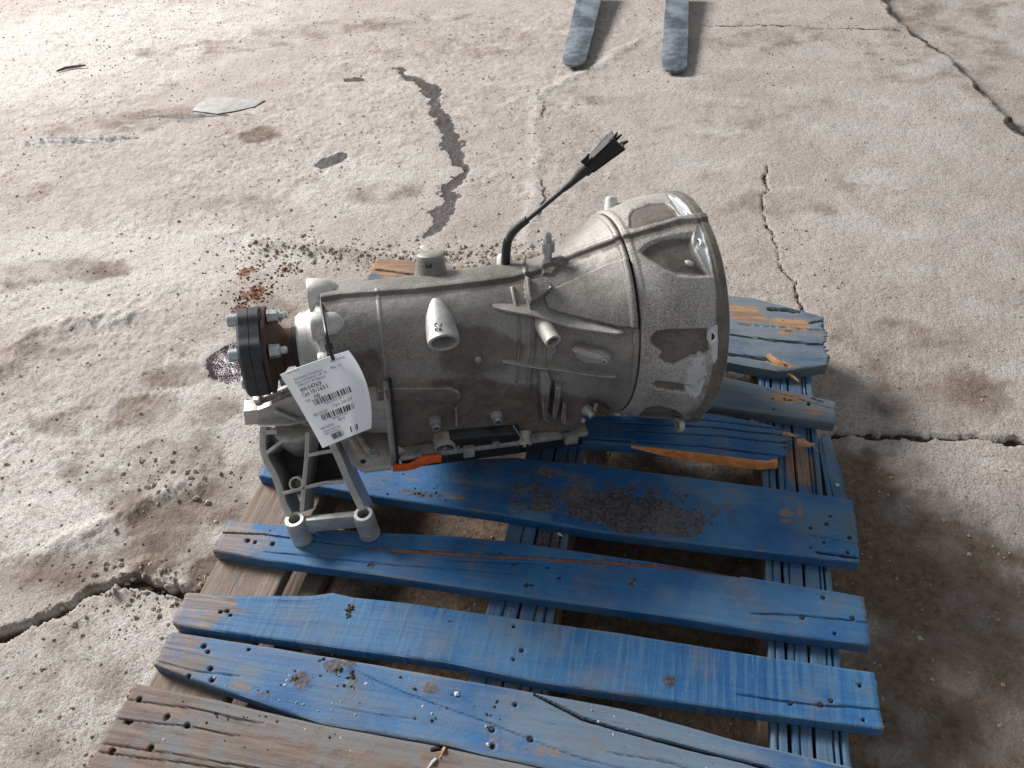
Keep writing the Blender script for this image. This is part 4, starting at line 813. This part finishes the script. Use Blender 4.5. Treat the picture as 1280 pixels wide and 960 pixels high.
# rear lugs, neck and output flange
def lug(t0, t1, deg, rc, r, name='mounting_lug'):
    c = np.array([0, -rc * math.cos(math.radians(deg)), rc * math.sin(math.radians(deg))])
    MB().lathe(c + np.array([-t0, 0, 0]), (-1, 0, 0), [(0, r * .45), (.012, r * .85), (t1 - t0 - .003, r), (t1 - t0, r * .93), (t1 - t0 + .0005, r * .4), (t1 - t0 - .01, r * .35)], 24).build(name, M['mid'], gb, smooth=True)
lug(.548, .594, 110, .078, .0265); lug(.545, .592, 57, .080, .0215); lug(.55, .588, 18, .08, .016); lug(.53, .59, 155, .08, .022)
MB().lathe((-.572, 0, 0), (-1, 0, 0), [(0, .078), (.012, .076), (.02, .058), (.03, .053), (.04, .0515), (.046, .046)], 48).build('rear_neck', M['mid'], gb, smooth=True)
MB().lathe((-.616, 0, 0), (-1, 0, 0), [(0, .0315), (.010, .0315), (.011, .028), (.016, .028)], 36).build('seal_ring', M['black'], gb, smooth=True)
lob = lambda th: 1 + .10 * math.cos(6 * th)
F0 = math.radians(95)
of = MB().lathe((-.624, 0, 0), (-1, 0, 0), [(0, .029), (.014, .030), (.022, .040), (.034, .052), (.036, .066), (.041, .067)], 60, lobes=lambda th: 1.0).build('output_flange', M['rust'], gb, smooth=True)
cp = MB(); sd_ = (0, -1, 0)
def disc(t0, t1, r, mat, name, lobe=.11, seg=96):
    V = []; F = []; prof = [(t0, r * .93), (t0 + .004, r), ((t0 + t1) / 2 - .0008, r), ((t0 + t1) / 2, r * .985), ((t0 + t1) / 2 + .0008, r), (t1 - .004, r), (t1, r * .93), (t1, .02)]
    for t, rr in prof:
        for i in range(seg):
            a = 2 * math.pi * i / seg; q = rr * (1 + lobe * (.5 + .5 * math.tanh(2.2 * math.cos(6 * (a - F0))))) if rr > .03 else rr
            V.append((-t, -q * math.cos(a), q * math.sin(a)))
    for j in range(len(prof) - 1):
        for i in range(seg): F.append((j * seg + i, j * seg + (i + 1) % seg, (j + 1) * seg + (i + 1) % seg, (j + 1) * seg + i))
    F += [tuple(range(seg)), tuple((len(prof) - 1) * seg + i for i in range(seg))]
    return MB().add(V, F).build(name, mat, gb, smooth=True)
disc(.664, .700, .0645, M['rubber'], 'rubber_coupling')
for i in range(6):
    a = F0 + i * math.pi / 3; c = np.array([0, -.0575 * math.cos(a), .0575 * math.sin(a)])
    if i != 4:
        hd = MB().lathe(c + np.array([-.699, 0, 0]), (-1, 0, 0), [(0, .0105), (.002, .0105), (.0022, .0095), (.013, .0095), (.0145, .008)], 24)
        bo = hd.build('coupling_bolt', M['zinc'], gb, smooth=True)
        nt = MB().lathe(c + np.array([-.656, 0, 0]), (1, 0, 0), [(0, .0112), (.003, .0112), (.0032, .0102), (.014, .0102), (.0152, .0085)], 6); nt.lathe(c + np.array([-.642, 0, 0]), (1, 0, 0), [(0, .0058), (.009, .0058), (.011, .004)], 12)
        nt.build('nut', M['zinc'], bo, smooth=True)

# black wiring lead standing up behind the case
P0 = toW(SP(np.array(.30), np.array(math.radians(118)), -.004)); NV = unit((-.22, 1, 0))
wl = lambda pts: [toL(on_plane(p, P0, NV)) for p in pts]
lead = tube_mesh('wiring_lead', wl([(632, 345), (632, 325), (633, 306), (638, 293), (650, 281), (660, 274), (690, 249), (712, 230), (735, 209)]), [.0035] * 9, M['rubber'], gb, label='thin black wiring lead standing up behind the case')
tube_mesh('sleeve', wl([(632, 331), (633, 311), (635, 300)]), [.0072, .0075, .0068], M['black'], lead); tube_mesh('sleeve', wl([(635, 303), (639, 293), (648, 283), (659, 274.5)]), [.0058, .0066, .0064, .0060], M['rubber'], lead)
tube_mesh('sleeve', wl([(704, 237), (717, 226), (729, 214), (738, 206)]), [.0042, .0055, .0085, .0095], M['rubber'], lead)
cn = MB(); A0, A1 = [on_plane(p, P0, NV) for p in ((736, 208), (773, 175))]; ax_ = unit(A1 - A0); sd_ = unit(np.cross(ax_, NV)); ln = np.linalg.norm(A1 - A0)
def shell(w0, w1, th, a0, a1, sides):
    for s1, s2 in sides:
        pts = []
        for q, w in ((a0, w0), (a1, w1)):
            pts.append([A0 + ax_ * ln * q + (sd_ * s1[0] + NV * s1[1]) * w, A0 + ax_ * ln * q + (sd_ * s2[0] + NV * s2[1]) * w])
        inn = unit(-(sd_ * (s1[0] + s2[0]) + NV * (s1[1] + s2[1]))) * th
        cn.prism([toL(p) for p in (pts[0][0], pts[0][1], pts[1][1], pts[1][0])], toL(inn + GC))
shell(.0085, .0125, .0025, .0, 1.0, [((-1, -1), (1, -1)), ((1, -1), (1, 1)), ((-1, 1), (-1, -1))]); shell(.0085, .0125, .0025, .0, .86, [((1, 1), (-1, 1))])
for q, s_, w in ((1.0, (1.0, -.8), .0045), (.99, (-1.05, .3), .004), (.96, (-.2, 1.), .004), (.1, (1.2, -.4), .006)):
    c_ = A0 + ax_ * ln * q + (sd_ * s_[0] + NV * s_[1]) * .0108; cn.strip([toL(c_ - ax_ * .008), toL(c_ + ax_ * .002), toL(c_ + ax_ * .008 + sd_ * s_[0] * .002)], None, [w, w, w * .4], toL(NV * .0035 + GC))
cn.build('connector', M['black'], lead, label='broken black plug with snapped prongs')
tube_mesh('collar', wl([(731, 214), (738, 207)]), [.0095, .0088], M['rubber'], lead, n=6)

# mounting bracket under the tail
Q1, Q2 = at((368, 649), .19), at((454, 642), .19); E1 = unit(Q2 - Q1); EH = unit(np.array([-E1[1], E1[0], 0])); SL = math.radians(44)
E2 = EH * math.cos(SL) + np.array([0, 0, math.sin(SL)]); EN = np.cross(E1, E2)
br = lambda p, d=0.: toL(on_plane(p, Q1 - EN * d, EN))
ENL = GR.T @ EN
brk = empty('mounting_bracket', Matrix.Identity(4)); brk.parent = gb; brk.matrix_world = GM; brk['label'] = 'ribbed cast bracket with two bolt eyes standing on the blue board'
brk.matrix_parent_inverse = Matrix.Identity(4); brk.matrix_basis = Matrix.Identity(4)
def ribs(lines, depth, name='rib'):
    for pts, w in lines: MB().strip([br(p) for p in pts], None, w, -ENL * depth).build(name, M['bracket'], brk, bevel=.0018)
ribs([([(329, 533), (328, 548), (328, 562), (333, 577), (343, 594), (350, 614), (354, 630), (362, 645)], .011), ([(412, 549), (425, 577), (434, 599), (444, 620), (453, 638)], .0115)], .066, 'side_rail')
ribs([([(384, 540), (383, 570), (381, 592), (379, 612), (377, 640)], .0075), ([(382, 570), (400, 566), (419, 563)], .006), ([(352, 617), (366, 614), (380, 610), (405, 604), (434, 602)], .006), ([(331, 568), (345, 557), (358, 547)], .006), ([(329, 541), (346, 540)], .007)], .058)
MB().prism([toL(at(p, .1885)) for p in ((376, 645), (446, 638), (446, 645), (376, 652))], GR.T @ np.array([0, 0, -.030])).build('cross_beam', M['bracket'], brk, bevel=.002)
# inner web, stepped in from the lower right cell and round the eye
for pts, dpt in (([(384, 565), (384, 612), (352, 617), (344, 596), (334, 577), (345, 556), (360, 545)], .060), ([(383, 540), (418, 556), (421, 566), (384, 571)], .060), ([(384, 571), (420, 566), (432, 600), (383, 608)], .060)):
    MB().prism([br(p, dpt) for p in pts], -ENL * .004).build('web', M['cell_shade'], brk)
q = br((369, 605)); MB().lathe(q - ENL * .026, ENL, [(0, .0125), (.022, .0115), (.0225, .0085), (.004, .008)], 24).build('bolt_eye', M['bracket'], brk, smooth=True)
for (px, tp) in (((368, 649), .192), ((454, 642), .193)):
    c = at(px, tp); zb = ZT + .0015; h = c[2] - zb; zl = GR.T @ np.array([0, 0, 1.])
    o_ = MB().lathe(toL((c[0], c[1], zb)), zl, [(0, .0172), (h * .6, .0166), (h - .003, .0160), (h, .0150), (h + .0002, .0094), (h - .02, .009), (.006, .0088)], 40).build('bolt_eye', M['bracket'], brk, smooth=True)
    MB().lathe(toL((c[0], c[1], zb + h + .0003)), zl, [(0, .0146), (.0004, .0144), (.0005, .0097), (-.010, .0095)], 40, caps=False).build('seat_ring', M['machined'], o_, smooth=True)
# cone and rubber block above, then the arm
c = at((372, 540), .262); MB().lathe(toL(c - np.array([0, 0, .035])), GR.T @ np.array([0, 0, 1.]), [(0, .022), (.02, .030), (.03, .034), (.05, .036), (.052, .03)], 40).build('cone_boss', M['bracket'], brk, smooth=True)
ZA = .322; up = GR.T @ np.array([0, 0, 1.])
aw = lambda p, z=ZA: toL(at(p, z))
A0_ = at((304, 514), ZA); fa = lambda p, d=0.: toL(on_plane(p, A0_ + EH * d, EH)); EHL = GR.T @ EH
MB().prism([fa(p) for p in ((304, 514), (321, 513), (334, 508.5), (346, 503), (357, 498), (372, 493), (400, 488), (408, 527), (384, 527.5), (355, 528.5), (306, 532))], EHL * .013).build('arm', M['bracket'], brk, bevel=.002)
MB().strip([fa(p, -.002) for p in ((344, 511), (362, 519), (388, 530))], None, .005, -EHL * .006).build('arm_rib', M['bracket'], brk, bevel=.001)
MB().prism([aw(p) for p in ((304.5, 513.6), (305, 500), (320, 499), (322, 512.6))], -up * .030).build('arm_block', M['bracket'], brk, bevel=.0025)
MB().strip([aw(p) for p in ((318, 500), (358, 483), (400, 468))], None, .006, -up * .026).build('arm', M['bracket'], brk, bevel=.0015)
MB().prism([aw(p, ZA - .024) for p in ((318, 512), (356, 495), (400, 478), (410, 520), (360, 530), (322, 530))], -up * .004).build('arm_floor', M['bracket'], brk)
MB().prism([aw(p, ZA + .008) for p in ((316, 452), (322, 450), (324, 500), (316, 500))], -up * .03).build('arm_post', M['bracket'], brk, bevel=.002)
q = aw((361, 497), ZA - .0); MB().lathe(q, up, [(0, .0095), (.012, .0088), (.013, .006)], 18).build('boss', M['bracket'], brk, smooth=True)
q = aw((364, 492), ZA - .012); MB().lathe(q, GR.T @ unit(np.array([-.8, -.3, .4])), [(0, .006), (.016, .006), (.017, .004)], 6).build('bolt', M['zinc'], brk)

# paint-pen marks
def scrawl(strokes, mat, parent, off=.0008, name='pen_mark', w=.0012):
    b = MB()
    for st in strokes:
        pts = [toL(p) for p in st]; vn = toL(CAM) - pts[0]; vn = unit(vn) * .0006
        b.strip(pts, None, w, vn)
    return b.build(name, mat, parent)
SPO = [o_ for o_ in gb.children if o_.name == 'drain_spout'][0]
from mathutils.bvhtree import BVHTree
def on_obj(o_, p, off=.0006):
    bv = BVHTree.FromPolygons([v.co.copy() for v in o_.data.vertices], [tuple(f.vertices) for f in o_.data.polygons])
    oL = Vector(toL(CAM)); dL = Vector(GR.T @ rdir(p)); h = bv.ray_cast(oL, dL)
    if h[0] is None: return on_plane(p, toW(np.array(o_.data.vertices[0].co)), GF)
    return toW(np.array(h[0])) - rdir(p) * off
def mark(o_, strokes, **kw): scrawl([[on_obj(o_, p) for p in st] for st in strokes], M['ink'], o_, **kw)
mark(SPO, [[(546.5, 404), (543.5, 404.5), (543, 407), (545, 408)], [(551, 403.5), (551.5, 406.5), (549, 407.5)], [(543.5, 410), (544, 413.5)], [(546.5, 409.5), (544, 411.5), (547, 413.5)], [(548.5, 413.5), (549, 410), (551.5, 410), (551, 411.8), (549, 412), (552.5, 414)]])
mark(upb, [[(532, 331), (535.5, 335.5)], [(535, 331), (532.5, 335.5)], [(537, 335), (537, 330.5), (539.5, 330.8), (539, 333), (537, 333.2), (540, 335)]])

# ================================================================== PAPER TAG on its cable tie
P0 = toW(SP(np.array(.545), np.array(math.radians(24)), .045)); NT = unit((-.06, -.80, .60))
cr_ = [on_plane(p, P0, NT) for p in ((350, 468), (428, 439), (459, 537), (404, 560))]
NT = NT if NT @ (CAM - P0) > 0 else -NT
exT = unit(cr_[1] - cr_[0])
def paper(u, v, off=0.):
    u = np.asarray(u, float); v = np.asarray(v, float)
    P = (cr_[0] * ((1 - u) * (1 - v))[..., None] + cr_[1] * (u * (1 - v))[..., None] + cr_[2] * (u * v)[..., None] + cr_[3] * ((1 - u) * v)[..., None])
    bul = sstep(.3, 1, u) * v * (1 - v) * 4
    P = P + exT * (.0155 * bul)[..., None]
    z = .010 * np.sin(v * 3.0) * (u - .4) - .016 * sstep(.62, 1.05, u) ** 1.5 + .004 * np.sin(u * 5 + v * 2) * (1 - v * .5) + off
    return P + NT * z[..., None]
tg = empty('paper_tag', cr_[0], 'white printed stock tag with three barcodes hanging on a black cable tie', 'tag')
TO = cr_[0]
U, V_ = np.meshgrid(np.linspace(0, 1, 120), np.linspace(0, 1, 150)); top = paper(U, V_) - TO; bot = paper(U, V_, -.0006) - TO
o = grid_mesh('paper_sheet', top, M['paper'], tg); sm = o.modifiers.new('thickness', 'SOLIDIFY'); sm.thickness = .0004; sm.offset = -1
# which way up the faces lie does not matter to paper; print sits 0.3 mm proud
def print_text(txt, u, v, h, ang=0., mat='ink', wid=None):
    cu = bpy.data.curves.new('t', 'FONT'); cu.body = txt; cu.size = 1.0; cu.resolution_u = 2; ob = bpy.data.objects.new('t', cu); COL.objects.link(ob)
    dg = bpy.context.evaluated_depsgraph_get(); me0 = ob.evaluated_get(dg).to_mesh(); co = np.array([v_.co[:] for v_ in me0.vertices]); fs = [tuple(p.vertices) for p in me0.polygons]
    ob.evaluated_get(dg).to_mesh_clear(); bpy.data.objects.remove(ob); bpy.data.curves.remove(cu)
    if not len(co): return
    WU, WV = np.linalg.norm(cr_[1] - cr_[0]), np.linalg.norm(cr_[3] - cr_[0])
    k = (wid / max(co[:, 0].max(), 1e-6)) if wid else h * WV / WU * .78
    PRINT.append((u + co[:, 0] * k, v - co[:, 1] * h, fs, mat))
PRINT = []
def barcode(u0, u1, v0, v1, seed, mat='ink', gaps=()):
    r_ = random.Random(seed); u = u0; step = (u1 - u0) / 62
    while u < u1 - step:
        w = step * r_.choice((1, 1, 1, 2, 2, 3)); e = min(u + w * .86, u1)
        if not any(a < u < c for a, c in gaps): PRINT.append((np.array([u, e, e, u]), np.array([v0, v0, v1, v1]), [(0, 1, 2, 3)], mat))
        u = e + step * r_.choice((1, 1, 1.6, 2.4))
print_text('10/07/2021', .10, .035, .036, mat='inkgrey', wid=.22); print_text('400-04769', .74, .075, .036, mat='inkgrey', wid=.17)
print_text('Automatic Gearbox', .16, .135, .045, wid=.44, mat='inkgrey'); print_text('Auto 3.0 Petrol, LE  A', .155, .178, .045, wid=.48, mat='inkgrey'); print_text('3/08-2/17  8 Speed', .165, .222, .045, wid=.42, mat='inkgrey'); print_text('Bay 17', .70, .155, .045, wid=.13, mat='inkgrey')
print_text('400-04769', .165, .292, .072, wid=.34); print_text('Cpa 10-1651', .155, .352, .072, wid=.40); print_text('Lot', .16, .425, .060, wid=.085, mat='inkgrey'); print_text('AB', .32, .418, .066, wid=.095)
barcode(.27, .80, .425, .50, 4); print_text('400047691651', .42, .53, .034, wid=.26, mat='inkgrey')
print_text('400-04769', .15, .620, .052, wid=.26, mat='inkgrey'); print_text('Cpa 26-07', .50, .590, .052, wid=.28, mat='inkgrey'); barcode(.27, .80, .628, .698, 9); print_text('400047692607', .42, .728, .034, wid=.26, mat='inkgrey')
print_text('400-04769', .15, .800, .052, wid=.26, mat='inkgrey'); print_text('Bus', .50, .770, .05, wid=.11, mat='inkgrey'); print_text('Automatic Gearbox Assy', .17, .838, .036, wid=.32, mat='inkgrey'); print_text('3/08-2/17 8 Speed', .17, .872, .036, wid=.29, mat='inkgrey'); barcode(.27, .78, .885, .955, 13, gaps=((.50, .62), (.68, .73)))
for mk in ('ink', 'inkgrey'):
    Vv, Ff = [], []
    for u, v, fs, mat in PRINT:
        if mat != mk: continue
        P = paper(u, v, .0007) - TO; o0 = len(Vv); Vv += [tuple(p) for p in P]; Ff += [tuple(i + o0 for i in f) for f in fs]
    me = bpy.data.meshes.new('print'); me.from_pydata(Vv, [], Ff); me.update(); link('print', me, M[mk], tg, kind='stuff')
# cable tie: from the lug down to the punched hole
hole = paper(np.array(.80), np.array(.05), .004); A = on_plane((400, 371), toW(SP(np.array(.56), np.array(math.radians(100)), .02)), NT)
mid_ = on_plane((407, 412), P0 + NT * .012, NT); kn = on_plane((411.5, 434), P0 + NT * .012, NT)
tie = tube_mesh('cable_tie', [p - TO for p in (A, mid_, kn, hole)], [.0022, .0024, .0026, .0028], M['black'], tg, seg=8)
b = MB(); b.box(kn - TO, exT * .0042, unit(np.cross(NT, exT)) * .005, NT * .0038); b.build('tie_head', M['black'], tie, bevel=.0008)

# ================================================================== FORK TIPS at the top of the picture
def fork(pxs, z, label):
    tip = at(pxs[len(pxs) // 2], z); NF = unit((0, -.055, 1)); P = [on_plane(p, tip, NF) for p in pxs]; c = np.mean(P, 0); root = empty('fork_tine', (c[0], c[1], 0), label, 'fork', group='steel fork tines lying low over the floor')
    o0 = np.array([c[0], c[1], 0]); ymin = min(p[1] for p in P); V = [p - o0 for p in P]; n_ = len(V)
    lo_ = [np.array([p[0], p[1], p[2] - .010 - .020 * min(1, max(0, (p[1] + o0[1] - ymin) / 1.0))]) for p in V]
    MB().add(V + lo_, [tuple(range(n_)), tuple(range(2 * n_ - 1, n_ - 1, -1))] + [(i, (i + 1) % n_, n_ + (i + 1) % n_, n_ + i) for i in range(n_)]).build('tine', M['steel'], root, bevel=.003)
fork([(757, -22), (724, -22), (720, 0), (711, 38), (703, 71), (704.5, 77), (709, 80), (722, 81.5), (729, 79), (733, 73), (736, 62), (744, 30), (751, 0)], .026, 'left steel fork tine with a rounded tip, lying askew')
fork([(862, -22), (832.5, -22), (832, 0), (829, 40), (827, 74), (828, 80), (832, 86.5), (844, 88), (856, 86.5), (859, 81), (860.5, 40), (861, 0)], .026, 'right steel fork tine with a square chipped tip, lying straight')

# small things on the floor
def GZ_AT(p): q = at(p, 0); return float(ground_z(q[0], q[1])[0])
pts = [at(p, .0045 + GZ_AT(p)) for p in ((240, 138), (246, 130), (258, 122), (290, 121), (318, 126), (328, 123), (331, 125), (318, 133), (296, 138), (272, 142))]
MB().prism(pts, (0, 0, -.003)).build('flattened_scrap', M['sheet'], bevel=.001, label='flattened pale scrap sheet lying on the dusty floor', cat='scrap')
tube_mesh('twig', [at(p, .006) for p in ((71, 89), (82, 85), (95, 83), (107, 81.5))], [.004, .006, .006, .003], M['twig'], None, seg=7, n=14, label='thin dark stick lying on the floor at far left', cat='stick')
c = at((532, 311), .008)
b = MB(); b.lathe(c - np.array([.016, -.012, 0]), (.8, -.6, -.1), [(0, .003), (.012, .010), (.03, .008), (.045, .002)], 9, sy=.6); b.build('stone_chip', M['stone'], label='pale elongated stone chip behind the gearbox', cat='stone')
c = at((550, 316), .006); b = MB(); b.lathe(c - np.array([.012, 0, .0]), (1, .2, 0), [(0, .005), (.010, .012), (.022, .011), (.032, .004)], 9, sy=.6); b.build('stone_chip', M['grit'], label='dull brown stone chip right of the pale one behind the gearbox', cat='stone')
